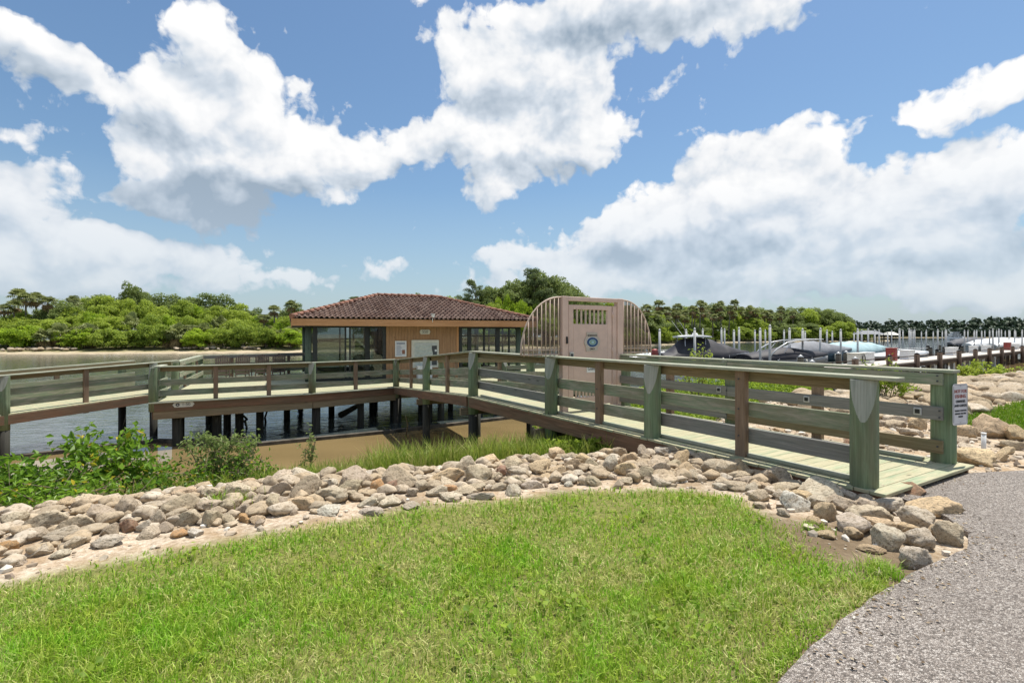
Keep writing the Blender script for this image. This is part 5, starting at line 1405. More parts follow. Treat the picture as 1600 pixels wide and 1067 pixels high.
def build_marsh():
    X = RNG.uniform(-9, 7, 150000); Y = RNG.uniform(6, 17, 150000)
    d = sdist(np.stack([X, Y], 1), CREST); z = ground_z(X, Y)
    edge = -1.99 + .10 * noise_np(X * .9, Y * .9)
    u = 800 + F * X / Y
    edge = edge + np.clip((600 - u) / 90, 0, 1) * -.06
    k = (d > 1.2) & (z > edge) & (z < -.5)
    # the open muddy gap below the ramp and the shaded water
    u = 800 + F * X / Y
    gap = np.abs((X + .15) - (-.6) * (Y - 12.2)) < .9
    k &= ~(gap & (d > 3.6))
    k &= RNG.random(len(X)) < np.clip(.45 + .6 * noise_np(X * 1.3, Y * 1.3) + .15, .12, 1.0)
    X, Y, z = X[k], Y[k], z[k]
    u = 800 + F * X / Y
    h = RNG.uniform(.22, .52, len(X)) * (1 + .35 * noise_np(X * .8 + 4, Y * .8)) * np.where(u < 580, .80, 1.1)
    V, Q, r = blades(np.stack([X, Y, z], 1), h, RNG.uniform(.010, .018, len(X)), .28, .45)
    tag(mesh_obj('marsh_grass', arr_mesh('marsh_grass', V, Q, M['marsh'], r)), 'yellow green marsh grass on the wet slope below the rocks', 'grass', kind='stuff')
build_marsh()

# ------------------------------------------------------------------ near bushes and ground cover
def shrub(name, base, stems, size, nleaf, label, m='leaf_bush', spread=.5, up=.3, twig=.009, cat='bush', aspect=.55, rc=.28):
    """branching stems with leaf sprays along their upper parts"""
    o = empty(name, base); tag(o, label, cat)
    b = vec(base); mb = MB(); P = []; O = []
    for (tx, ty, tz) in stems:
        tip = b + Vector((tx, ty, tz)); mid = b.lerp(tip, .5) + Vector((random.gauss(0, .05), random.gauss(0, .05), .06 * tz))
        pts = [b + Vector((random.gauss(0, .04), random.gauss(0, .04), -.1)), mid, tip]; mb.tube(pts, [twig * 1.3, twig, twig * .4], 5, False)
        for k in range(7):
            t = random.uniform(.35, 1); p = (mid.lerp(tip, (t - .5) * 2) if t > .5 else b.lerp(mid, t * 2))
            e = p + Vector((random.gauss(0, rc * .55), random.gauss(0, rc * .55), abs(random.gauss(.07, .1))))
            mb.tube([p, e], [twig * .5, twig * .25], 4, False)
            n = max(3, int(nleaf / len(stems) / 7))
            tt = RNG.random(n) ** .6
            pp = np.array(p)[None] * (1 - tt[:, None]) + np.array(e)[None] * tt[:, None] + RNG.normal(0, spread * .12, (n, 3))
            P.append(pp); O.append(pp - np.array(p)[None] * .5 - np.array(e)[None] * .5)
    mb.build('stems', M['twig'], o)
    P = np.concatenate(P); O = np.concatenate(O); O = O / (np.linalg.norm(O, axis=1, keepdims=True) + 1e-6)
    V, Q, r = leaf_cloud(P, RNG.uniform(.7, 1.25, len(P)) * size, O * .6, up, aspect)
    V = V - np.array(b)
    lo = mesh_obj('leaves', arr_mesh(name + '_leaves', V, Q, M[m], r), o)
    return o
def bush_at(u, Y, zoff=0.0):
    x = (u - 800) / F * Y; return (x, Y, gz(x, Y) + zoff)
def fan(n, w, h0, h1, dpt=.4): return [(random.uniform(-w, w), random.uniform(-dpt, dpt), random.uniform(h0, h1)) for _ in range(n)]
shrub('leafy_bush', bush_at(110, 6.1), fan(20, 1.2, .15, .55) , .085, 1150, 'big leafy green bush with a few yellow leaves behind the left rocks', spread=.7)
shrub('leafy_bush', bush_at(122, 6.3), [(.1, 0, .98), (.2, .1, .86), (-.05, .1, .80), (.3, 0, .80), (.0, .0, .6)], .10, 520, 'tall clump of leaf sprays rising from the middle of the left bush')
shrub('leafy_bush', bush_at(190, 6.6), [(.05, 0, 1.08), (.18, .1, .98), (-.1, .1, .8), (.25, 0, .7)], .10, 430, 'upright leaf spray with pinkish tips right of the tallest clump')
shrub('leafy_bush', bush_at(20, 5.9), [(-.1, 0, .70), (.05, .1, .62), (-.25, .1, .58), (.12, 0, .5), (-.3, 0, .45)], .10, 480, 'leaning leaf spray at the far left edge over the water')
shrub('leafy_bush', bush_at(60, 5.5), fan(14, .8, .12, .36), .075, 950, 'low dark green mound of leaves tight behind the left rocks')
shrub('leafy_bush', bush_at(265, 6.8), fan(14, .75, .15, .45), .075, 900, 'spreading leafy bush with thin bare twigs between the big bush and the sprig', spread=.6)
shrub('sprig_bush', bush_at(345, 7.3), [(-.5, 0, .80), (-.3, .1, .84), (-.1, 0, .76), (.1, .1, .92), (.25, 0, .90), (.4, 0, .84), (.45, .1, .7), (0, 0, .6), (-.3, 0, .5), (.3, 0, .5), (.1, 0, .4)], .068, 1700, 'olive green sprig bush with upright twigs beside the marsh grass', 'leaf_olive', .35, .6, aspect=.42)
shrub('leafy_bush', bush_at(390, 7.4), fan(8, .45, .25, .6), .06, 500, 'small trailing green bush right of the olive sprig')
shrub('seedling', bush_at(485, 9.6), [(0, 0, 1.05), (.08, 0, .9), (-.08, 0, .8), (.1, .05, 1.0)], .07, 190, 'single slim young shoot standing in the marsh grass', 'leaf_olive', .22, .7, aspect=.42, rc=.12)
shrub('shore_bush', bush_at(1388, 13.0), fan(12, .75, .35, .85), .085, 1300, 'rounded green bush on the shore between the two end posts', 'leaf_ground')
shrub('shore_bush', bush_at(1090, 12.8), [(0, 0, 1.86), (.15, .1, 1.75), (-.2, 0, 1.7), (.3, 0, 1.6), (-.35, .1, 1.5), (.1, 0, 1.3)], .075, 600, 'tall bright green shrub topping the far handrail beside the boats', 'leaf_mangrove')
shrub('shore_bush', bush_at(1000, 12.6), fan(10, .5, .5, 1.1), .08, 800, 'green shrub growing behind the middle boardwalk post', 'leaf_ground')
for i, (u, Y, w) in enumerate(((1540, 37, 3.4), (1520, 40, 2.6), (1575, 35, 3.0))):
    x = (u - 800) / F * Y
    shrub('water_shrub', (x, Y, WATER), [(random.uniform(-w, w) * .5, random.uniform(-.6, .6), random.uniform(.5, 1.5)) for _ in range(16)], .24, 700, ('yellow green mangrove shrub in the water before the pier', 'small mangrove shrub left of the larger one by the pier', 'low mangrove shrub right of the larger one by the pier')[i], 'leaf_mangrove', .9, .5, .02)
def build_groundcover():
    X = RNG.uniform(-2, 12, 230000); Y = RNG.uniform(7, 22, 230000)
    d = sdist(np.stack([X, Y], 1), CREST); z = ground_z(X, Y)
    dkv = (X - P0.x) * N2.x + (Y - P0.y) * N2.y
    u = 800 + F * X / Y
    k = (z > -2.0) & (d > .9) & (dkv > W + .25) & (u < 1300 - 6 * np.maximum(0, 10 - Y))
    k |= (z > -1.95) & (d > 1.6) & (dkv > -1.2) & (dkv <= W + .25) & (u > 845) & (Y > 8.2)
    X, Y, z = X[k], Y[k], z[k]
    thin = np.clip(.55 + .7 * noise_np(X * .8, Y * .8), .15, 1); k = RNG.random(len(X)) < thin
    X, Y, z = X[k], Y[k], z[k]
    d = sdist(np.stack([X, Y], 1), CREST)
    hh = .95 + .55 * noise_np(X * .9 + 3, Y * .9); hh = np.clip(hh, .3, 1.55) * np.clip((d - .6) / 1.6, .2, 1)
    dk_ = (X - P0.x) * N2.x + (Y - P0.y) * N2.y
    hh = np.where(dk_ < W + .2, np.minimum(hh, .45), hh)
    P = np.stack([X, Y, z + hh * RNG.random(len(X)) ** .42 + .02], 1)
    V, Q, r = leaf_cloud(P, RNG.uniform(.065, .115, len(P)), None, .9, .62)
    tag(mesh_obj('ground_cover', arr_mesh('ground_cover', V, Q, M['leaf_ground'], r)), 'bright green leafy ground cover on the bank behind the boardwalk rails', 'ground cover', kind='stuff')
build_groundcover()

# ------------------------------------------------------------------ trees of the far bank
PROTO_COL = None
def crown_cloud(centres, radii, per, size, squash=.75, up=.35):
    P = []; O = []
    for c, r in zip(centres, radii):
        n = max(6, int(per * r * r)); d = RNG.normal(size=(n, 3)); d /= np.linalg.norm(d, axis=1, keepdims=True)
        d[:, 2] = np.where(d[:, 2] < -.45, -d[:, 2] * .5, d[:, 2])
        rad = r * (.55 + .5 * RNG.random(n) ** .5)
        P.append(np.array(c)[None] + d * rad[:, None] * np.array([1, 1, squash])); O.append(d)
    P = np.concatenate(P); O = np.concatenate(O)
    return leaf_cloud(P, RNG.uniform(.6, 1.3, len(P)) * size, O, up, .7, .12)
def broadleaf(h, w, seed, m, size=.34, per=95, trunk=.5, puffs=96, bottom=.2, pr=(.06, .15), gap=0.0):
    """tree of height h and crown width w: trunk with limbs plus a crown of leaf clumps. returns list of meshes"""
    rr = random.Random(seed); cs, rs = [], []
    top = Vector((0, 0, h)); cz = h * (1 + bottom) / 2; hz = h * (1 - bottom) / 2
    for k in range(puffs):
        a = rr.uniform(0, 6.283); e = math.asin(rr.uniform(-.75, 1)); q = rr.uniform(.55, 1) if rr.random() > .25 else rr.uniform(0, .55)
        lump = 1 + .26 * math.sin(2.3 * a + seed) + .2 * math.sin(5 * a + seed * 2 + 3 * e)
        x, y = math.cos(a) * math.cos(e) * w / 2 * q * lump * .84, math.sin(a) * math.cos(e) * w / 2 * q * lump * .84
        z = cz + math.sin(e) * hz * q * (.86 + .2 * math.sin(3.1 * a + seed * 3))
        r = rr.uniform(*pr) * w
        z = min(z, h - r * .6)
        cs.append((x, y, z)); rs.append(r)
    V, Q, rn = crown_cloud(cs, rs, per, size)
    mb = MB()
    lean = rr.uniform(-.04, .04) * h
    mb.tube([(0, 0, -.5), (lean * .4, 0, h * .3), (lean, 0, h * .62)], [h * .022 + .05, h * .016 + .03, h * .007], 8, False)
    for k in range(8):
        c = rr.choice(cs); s = Vector((lean * .5, 0, h * rr.uniform(.22, .5)))
        mb.tube([s, s.lerp(Vector(c), .55) + Vector((0, 0, .03 * h)), c], [h * .009 + .02, h * .006, .02], 6, False)
    return V, Q, rn, mb, m
def make_tree(name, spec):
    V, Q, rn, mb, m = spec
    o = empty(name, (0, 0, 0)); mb.build('trunk', M['bark'], o)
    mesh_obj('crown', arr_mesh(name + '_crown', V, Q, M[m], rn), o)
    return o
def make_palm(h, seed, dead=True, crown=1.9):
    rr = random.Random(seed); o = empty('palm_tree', (0, 0, 0)); mb = MB()
    lx, ly = rr.uniform(-.5, .5), rr.uniform(-.4, .4)
    top = Vector((lx, ly, h - crown * .75))
    mb.tube([(0, 0, -.5), (lx * .3, ly * .3, h * .35), (lx * .7, ly * .7, h * .65), tuple(top)], [.24, .17, .16, .19], 9, False)
    mb.build('trunk', M['palmbark'], o)
    Vs, Qs, rn, mi, n0 = [], [], [], [], 0
    for k in range(44):
        dead_f = dead and k > 34
        a = rr.uniform(0, 6.283); e = rr.uniform(-.2, 1.35) if not dead_f else rr.uniform(-1.25, -.65)
        dirv = Vector((math.cos(a) * math.cos(e), math.sin(a) * math.cos(e), math.sin(e)))
        L = crown * rr.uniform(.40, .62) * (.8 if dead_f else 1); hub = top + dirv * L
        side = Vector((-math.sin(a), math.cos(a), 0)); upv = dirv.cross(side) * -1
        if upv.z < 0: upv = -upv
        mbp = [top, hub]
        # stalk as a thin kite, fan as pleated segments that droop at the tips
        ns = 11; fl = crown * rr.uniform(.46, .62)
        b = len(Vs) and n0
        w = side * .03
        Vs += [top - w, top + w, hub + w, hub - w]; Qs.append((n0, n0 + 1, n0 + 2, n0 + 3)); rn += [rr.random()] * 4; mi.append(1 if dead_f else 0); n0 += 4
        rv = rr.random()
        for j in range(ns):
            t = (j / (ns - 1) - .5) * 2; an = t * 1.75
            d1 = dirv * math.cos(an) + side * math.sin(an); wd = (side * math.cos(an) - dirv * math.sin(an)) * fl * .095
            pl = upv * (.03 if j % 2 else -.03) * fl
            m1 = hub + d1 * fl * .6 + pl + upv * .05; tp = hub + d1 * fl * (1.0 - .12 * abs(t)) - Vector((0, 0, 1)) * fl * (.22 + .12 * rr.random())
            Vs += [hub, m1 + wd, tp, m1 - wd]; Qs.append((n0, n0 + 1, n0 + 2, n0 + 3)); rn += [min(1, rv * .7 + .3 * rr.random())] * 4; mi.append(1 if dead_f else 0); n0 += 4
    me = arr_mesh('palm_crown', [tuple(v) for v in Vs], Qs, [M['leaf_palm'], M['frond_dry']], rn, mi)
    mesh_obj('crown', me, o)
    return o
def pine(h, w, seed):
    """tall open crowned tree: flat leaf plates with sky between"""
    rr = random.Random(seed); mb = MB(); cs, rs = [], []
    mb.tube([(0, 0, -.5), (.2, 0, h * .5), (.1, 0, h * .93)], [.32, .22, .06], 8, False)
    for k in range(34):
        t = rr.uniform(.36, 1.0); a = rr.uniform(0, 6.28); L = w / 2 * (1.15 - .75 * max(0, t - .7) / .3) * rr.uniform(.45, 1)
        s = Vector((.15, 0, h * (t - .07))); e = Vector((math.cos(a) * L, math.sin(a) * L, h * min(t + .02, .985)))
        mb.tube([s, e], [.08, .03], 5, False)
        for q in range(3):
            f = 1 - q * .25; c = s.lerp(e, f) + Vector((rr.gauss(0, .3), rr.gauss(0, .3), .15)); cs.append(tuple(c)); rs.append(w * rr.uniform(.08, .14))
    V, Q, rn = crown_cloud(cs, rs, 95, .36, .65)
    return V, Q, rn, mb, 'leaf_pine'
def bushform(h, w, seed, m, size=.30, per=150):
    return broadleaf(h, w, seed, m, size, per, puffs=90, bottom=-.12, pr=(.07, .16))
PROTO = {
    'mangrove': [make_tree('mangrove_bush', bushform(4.4, 7.0, s, 'leaf_mangrove')) for s in (1, 2, 3)],
    'lime': [make_tree('bright_green_shrub', bushform(5.0, 6.5, s, 'leaf_lime')) for s in (4, 5)],
    'broad': [make_tree('broadleaf_tree', broadleaf(9.0, 8.5, s, 'leaf_mangrove', .36, 110)) for s in (6, 7)],
    'oak': [make_tree('oak_tree', broadleaf(11.0, 10.0, s, 'leaf_oak', .38, 95, puffs=120)) for s in (8, 9, 10)],
    'pine': [make_tree('tall_tree', pine(18, 10, s)) for s in (11, 12)],
    'palm': [make_palm(11, s) for s in (13, 14, 15)],
    'palmetto': [make_palm(3.6, s, True, 2.3) for s in (16, 17)]}
used = {k: [False] * len(v) for k, v in PROTO.items()}
planted = []
def plant(kind, x, y, z, h, wscale=None, place=''):
    i = random.randrange(len(PROTO[kind])); p = PROTO[kind][i]
    o = copy_tree(p) if used[kind][i] else p; used[kind][i] = True
    h0 = {'mangrove': 4.4, 'lime': 5.0, 'broad': 9.0, 'oak': 11.0, 'pine': 18.0, 'palm': 11.0, 'palmetto': 3.6}[kind]
    s = h / h0; w = wscale if wscale else s
    if kind == 'palm': w = min(max(s, .95), 1.15)
    o.location = (x, y, z); o.scale = (w, w, s); o.rotation_euler = (0, 0, random.uniform(0, 6.283))
    planted.append((kind, o, place, x / y))
    return o
def skyline(u):
    T = [(-200, 460), (0, 463), (22, 468), (100, 462), (170, 458), (210, 446), (250, 457), (310, 455), (350, 462), (400, 477), (432, 487), (455, 476), (520, 476), (600, 468), (640, 458), (690, 458), (725, 452), (760, 442), (800, 432), (835, 424), (870, 434), (905, 458), (960, 470), (1000, 478), (1050, 474), (1100, 475), (1140, 474), (1200, 483), (1232, 479), (1290, 480), (1320, 486), (1350, 495), (1372, 506)]
    for (a, b), (c, d) in zip(T[:-1], T[1:]):
        if a <= u <= c: return b + (d - b) * (u - a) / (c - a)
    return 480
def top_z(u, Y): return H + (HZ - skyline(u)) / F * Y
def forest():
    LB = 'left bank'; MBK = 'mid'; RB = 'right'
    # left bank, u < 470
    u = -120.0
    while u < 475:      # front shrubs
        q = shore_at(u)
        p, n = q; off = random.uniform(5.5, 8.0); x, y = p.x + n.x * off, p.y + n.y * off
        plant(random.choice(['mangrove', 'mangrove', 'lime', 'palmetto', 'mangrove']), x, y, -1.3, random.uniform(3.4, 4.8), random.uniform(.85, 1.15), LB)
        u += random.uniform(30, 42)
    for lay, (o0, o1, f0, f1, st, kinds) in enumerate(((11, 14, .50, .66, 34, ['broad', 'lime', 'mangrove', 'palmetto', 'lime']), (17, 21, .72, .88, 36, ['broad', 'broad', 'oak', 'lime']), (25, 32, .90, 1.0, 38, ['oak', 'broad', 'oak']))):
        u = -110.0 + lay * 9
        while u < 470:
            p, n = shore_at(u); off = random.uniform(o0, o1); x, y = p.x + n.x * off, p.y + n.y * off
            uu = 800 + F * x / y; zb = -.8
            h = (top_z(max(min(uu, 470), -150), y) - zb) * random.uniform(f0, f1)
            plant(random.choice(kinds), x, y, zb, h, h / 10.5 * random.uniform(.85, 1.1) if lay == 2 else random.uniform(.75, 1.0), LB)
            u += random.uniform(st * .8, st * 1.25)
    for (u, v, off) in ((27, 452, 18), (40, 458, 15), (60, 458, 20), (20, 470, 12), (80, 464, 16), (112, 463, 18), (6, 476, 11), (430, 478, 14), (455, 470, 12), (415, 492, 8), (296, 508, 7)):
        p, n = shore_at(u); x, y = p.x + n.x * off, p.y + n.y * off; x = (u - 800) / F * y
        plant('palm', x, y, -.8, H + (HZ - v) / F * y + .8, None, LB)
    for (u, v) in ((205, 442),):
        p, n = shore_at(u); y = p.y + 24; plant('oak', (u - 800) / F * y, y, -.7, H + (HZ - v) / F * y + .7, .75, LB)
    for (u, off) in ((50, 7), (75, 8), (100, 7), (235, 6.5), (255, 7.5), (275, 6.5), (292, 7.5), (420, 8), (445, 7), (395, 9)):
        p, n = shore_at(u); x, y = p.x + n.x * off, p.y + n.y * off; plant('palmetto', x, y, -1.2, random.uniform(3.4, 4.6), random.uniform(.9, 1.1), LB)
    # behind the dock house
    for (u, v, kind, off) in ((460, 474, 'oak', 24), (495, 488, 'broad', 16), (540, 470, 'pine', 60), (552, 465, 'pine', 62), (575, 474, 'oak', 34), (610, 464, 'oak', 30), (642, 452, 'oak', 26), (676, 458, 'oak', 26), (700, 462, 'broad', 22), (742, 441, 'pine', 20), (775, 440, 'oak', 24), (812, 430, 'oak', 18), (836, 422, 'pine', 15), (858, 425, 'oak', 20), (884, 440, 'oak', 16), (828, 434, 'oak', 24), (872, 444, 'oak', 24), (790, 462, 'lime', 12), (815, 470, 'lime', 9), (770, 472, 'broad', 12), (900, 458, 'oak', 20), (925, 466, 'oak', 18), (848, 472, 'broad', 10), (880, 476, 'broad', 10), (740, 478, 'broad', 14), (950, 472, 'broad', 16)):
        p, n = shore_at(u); y = p.y + off; x = (u - 800) / F * y; h = H + (HZ - v) / F * y + .8
        plant(kind, x, y, -.8, h, None if kind in ('pine',) else max(.6, h / 12) * random.uniform(.8, 1.0), 'mid')
    u = 600.0
    while u < 1000:
        p, n = shore_at(u); off = random.uniform(6, 10); x, y = p.x + n.x * off, p.y + n.y * off
        plant(random.choice(['mangrove', 'broad', 'mangrove', 'lime']), x, y, -1.2, random.uniform(5, 8), random.uniform(1.0, 1.35), 'mid'); u += random.uniform(26, 36)
    # right of the gate: palms over mangrove, oaks towards the point
    u = 955.0
    while u < 1382:
        q = shore_at(u); 
        if q is None: break
        p, n = q; off = random.uniform(5, 9); x, y = p.x + n.x * off, p.y + n.y * off
        plant(random.choice(['broad', 'oak', 'broad', 'oak', 'mangrove'] if u > 1040 else ['oak', 'broad']), x, y, -1.2, random.uniform(6, 10.5), random.uniform(1.1, 1.5), 'right'); u += random.uniform(14, 21)
    u = 965.0
    while u < 1372:
        q = shore_at(u); p, n = q; off = random.uniform(14, 22); x, y = p.x + n.x * off, p.y + n.y * off; uu = min(800 + F * x / y, 1372)
        h = (top_z(uu, y) + .8) * random.uniform(.80, .97)
        plant(random.choice(['oak', 'broad', 'oak']), x, y, -.8, h, h / 11 * random.uniform(.9, 1.15), 'right'); u += random.uniform(16, 23)
    u = 1190.0
    while u < 1368:
        p, n = shore_at(u); off = random.uniform(24, 34); x, y = p.x + n.x * off, p.y + n.y * off; uu = min(800 + F * x / y, 1372)
        h = (top_z(uu, y) + .8) * random.uniform(.93, 1.0); plant('oak', x, y, -.8, h, h / 11 * random.uniform(.95, 1.15), 'right'); u += random.uniform(15, 22)
    u = 960.0
    while u < 1200:      # fuller wood behind the palms
        p, n = shore_at(u); off = random.uniform(24, 34); x, y = p.x + n.x * off, p.y + n.y * off; h = (top_z(800 + F * x / y, y) + .8) * random.uniform(.84, .96)
        plant('oak', x, y, -.8, h, h / 11 * random.uniform(.95, 1.2), 'right'); u += random.uniform(13, 19)
    u = 960.0
    while u < 1376:      # low mangroves closing the foot of the wood
        p, n = shore_at(u); off = random.uniform(3.5, 5.5); x, y = p.x + n.x * off, p.y + n.y * off
        plant('mangrove', x, y, -1.3, random.uniform(3.2, 5.0), random.uniform(.9, 1.3), 'right'); u += random.uniform(12, 19)
    for k in range(18):
        u = 965 + k * 15 + random.uniform(-4, 4); p, n = shore_at(u); y = p.y + random.uniform(6, 14); x = (u - 800) / F * y
        o = plant('palm', x, y, -.9, H + (HZ - skyline(u) - random.uniform(8, 20)) / F * y + .8, None, 'right'); o.scale = (1.3, 1.3, o.scale[2])
    for (u, v) in ((968, 476), (984, 478), (998, 482), (1010, 476), (1026, 469), (1040, 480), (1052, 482), (1060, 475), (1070, 484), (1080, 478), (1093, 470), (1099, 473), (1110, 480), (1118, 474), (1127, 471), (1138, 477), (1149, 468), (1160, 480), (1170, 478), (1182, 483), (1195, 486), (1222, 479), (1205, 484), (1240, 486)):
        p, n = shore_at(u); y = p.y + random.uniform(8, 24); x = (u - 800) / F * y
        o = plant('palm', x, y, -.8, H + (HZ - v) / F * y + .8, None, 'right')
        o.scale = (1.35, 1.35, o.scale[2])
forest()
KINDL = {'mangrove': ('mangrove bush', 'dense mid green mangrove bush', 'mangrove bushes on the far bank', 'bush'), 'lime': ('bright shrub', 'bright lime green rounded shrub', 'bright shrubs on the far bank', 'bush'), 'broad': ('broadleaf tree', 'full leafy green broadleaf tree', 'broadleaf trees on the far bank', 'tree'), 'oak': ('oak', 'dark green spreading oak tree', 'oaks on the far bank', 'tree'), 'pine': ('tall tree', 'tall open crowned dark tree', 'tall trees behind the dock house', 'tree'), 'palm': ('palm', 'slender fan palm', 'palms on the far bank', 'palm'), 'palmetto': ('palmetto', 'low fan palm with brown dead skirt', 'low palms on the far bank', 'palm')}
WHERE = {'left bank': 'on the bank left of the dock house', 'mid': 'behind the dock house and gate', 'right': 'on the bank behind the boats'}
for kind in PROTO:
    for pl in WHERE:
        L_ = sorted([q for q in planted if q[0] == kind and q[2] == pl], key=lambda q: q[3])
        for i, q in enumerate(L_):
            lab = f"{KINDL[kind][1]} {WHERE[pl]}" + (f", {nth(i + 1)} from left" if len(L_) > 1 else '')
            if len(lab.split()) > 16: lab = lab.replace('low fan palm with brown dead skirt', 'low brown skirted fan palm').replace('slender fan palm', 'fan palm')
            tag(q[1], lab, KINDL[kind][3], KINDL[kind][2])
    for i, f in enumerate(used[kind]):
        if not f:
            p = PROTO[kind][i]
            for c in list(p.children): bpy.data.objects.remove(c)
            bpy.data.objects.remove(p)
def far_wood():
    P = []; O = []; line = [(120, 600), (330, 535), (520, 510), (900, 475), (1500, 436)]
    def hmax(x, y):
        u = 800 + F * x / y; v = 500 - .012 * (u - 1380) if u < 1500 else 498.5 - .05 * (u - 1500)
        return (HZ - v) / F * y + H + 1.5
    t = 0.0
    while t < 1500:
        for row, (off, f) in enumerate(((4, .55), (14, .8), (26, 1.0))):
            p, n = along(line, min(1495, max(0, t + random.uniform(-4, 4)))); x, y = p.x + n.x * off, p.y + n.y * off
            hm = hmax(x, y) * f * random.uniform(.86, 1.04); r = random.uniform(3.2, 5.2)
            k = 34; d = RNG.normal(size=(k, 3)); d /= np.linalg.norm(d, axis=1, keepdims=True); d[:, 1] = -np.abs(d[:, 1])
            c = np.array([x, y, -1.5 + hm - r * .8])
            P.append(c + d * np.array([r * 1.25, r, r * .8]) * RNG.uniform(.6, 1.05, (k, 1))); O.append(d)
            k = 40; q = np.stack([x + RNG.uniform(-5, 5, k), y + RNG.uniform(-2, 2, k), -1.5 + RNG.random(k) * hm * .8], 1); P.append(q); O.append(np.tile([[0, -1., .2]], (k, 1)))
        t += 5.5
    P = np.concatenate(P); O = np.concatenate(O)
    V, Q, r = leaf_cloud(P, RNG.uniform(2.1, 3.9, len(P)), O, .4, .9, .1)
    tag(mesh_obj('distant_wood', arr_mesh('distant_wood', V, Q, M['leaf_far'], r)), 'long dark wood on the horizon behind the marina', 'wood', kind='stuff')
far_wood()
# pale rubble at the foot of the left bank
spots = []
for (u0, u1, n) in ((-20, 95, 46), (255, 345, 16), (365, 400, 9)):
    for i in range(n):
        u = u0 + (u1 - u0) * (i + random.random()) / n; p, nn = shore_at(u); off = random.uniform(2.6, 5.2); r = random.uniform(.22, .52)
        spots.append((p.x + nn.x * off, p.y + nn.y * off, -1.75 + off * .11 + r * .2, r))
scatter_rocks('pale_boulders', spots, 'pale boulders strewn along the far sandy bank on the left')

# ------------------------------------------------------------------ marina: boats, lift poles, pier
M['cover_black'] = mat_plain('black_boat_cover', (.028, .026, .032), .65, .25, 1.5, .4)
M['cover_grey'] = mat_plain('grey_boat_cover', (.085, .088, .10), .7, .2, 1.5, .4)
M['cover_slate'] = mat_plain('slate_boat_cover', (.20, .21, .23), .7, .15, 1.5, .4)
M['cover_teal'] = mat_plain('aqua_boat_cover', (.37, .52, .55), .7, .1, 1.5, .3)
M['hull_white'] = mat_plain('white_gelcoat', (.74, .74, .72), .25, .04, bumpk=.02)
M['hull_grey'] = mat_plain('grey_gelcoat', (.36, .365, .36), .3, .08, bumpk=.02)
M['hull_navy'] = mat_plain('navy_gelcoat', (.05, .09, .12), .3, .1, bumpk=.02)
M['hull_black'] = mat_plain('black_gelcoat', (.02, .02, .022), .3, .1, bumpk=.02)
M['water_white'] = M['white']
def hull_mesh(mb, fr, L, B, zs, zk, bow=.45):
    rings = []
    for i in range(19):
        t = i / 18; w = B / 2 * (min(1, .86 + .4 * t) if t < .4 else max(.015, (1 - ((t - .4) / .6) ** 2.3)))
        sh = zs + .30 * t ** 2.2; ke = zk + bow * max(0, (t - .62) / .38) ** 2.2
        rings.append([fr(t * L, -w, sh), fr(t * L, -w * .94, ke + (sh - ke) * .42), fr(t * L, -w * .5, ke + .08), fr(t * L, 0, ke), fr(t * L, w * .5, ke + .08), fr(t * L, w * .94, ke + (sh - ke) * .42), fr(t * L, w, sh)])
    mb.loft(rings, closed=True, caps=True)
def cover_mesh(mb, fr, L, B, zs, prof, over=1.05, n=13, drape=.0, peak=.5):
    """tight cloth over the boat: prof = list of (t, top height over sheer)"""
    rings = []
    def ph(t):
        for (a, b), (c, d) in zip(prof[:-1], prof[1:]):
            if a <= t <= c: q = (t - a) / (c - a); return b + (d - b) * q
        return prof[-1][1]
    N_ = 34
    for i in range(N_ + 1):
        t = i / N_; w = B / 2 * over * (min(1, .86 + .4 * t) if t < .4 else max(.03, (1 - ((t - .4) / .6) ** 2.3)))
        sh = zs + .30 * t ** 2.2; top = ph(t); r = [fr(t * L, -w, sh - .16 - drape)]
        for k in range(n):
            a = -1 + 2 * k / (n - 1); sag = (1 - abs(a) ** (1.6 if top > .8 else 2.4)) ** (peak + .35)
            fold = .035 * math.sin(t * 46 + a * 3) * (1 - abs(a)) * min(1, top)
            r.append(fr(t * L, w * a * 1.0, sh + .02 + top * sag + fold))
        r.append(fr(t * L, w, sh - .16 - drape)); rings.append(r)
    mb.loft(rings, caps=True)
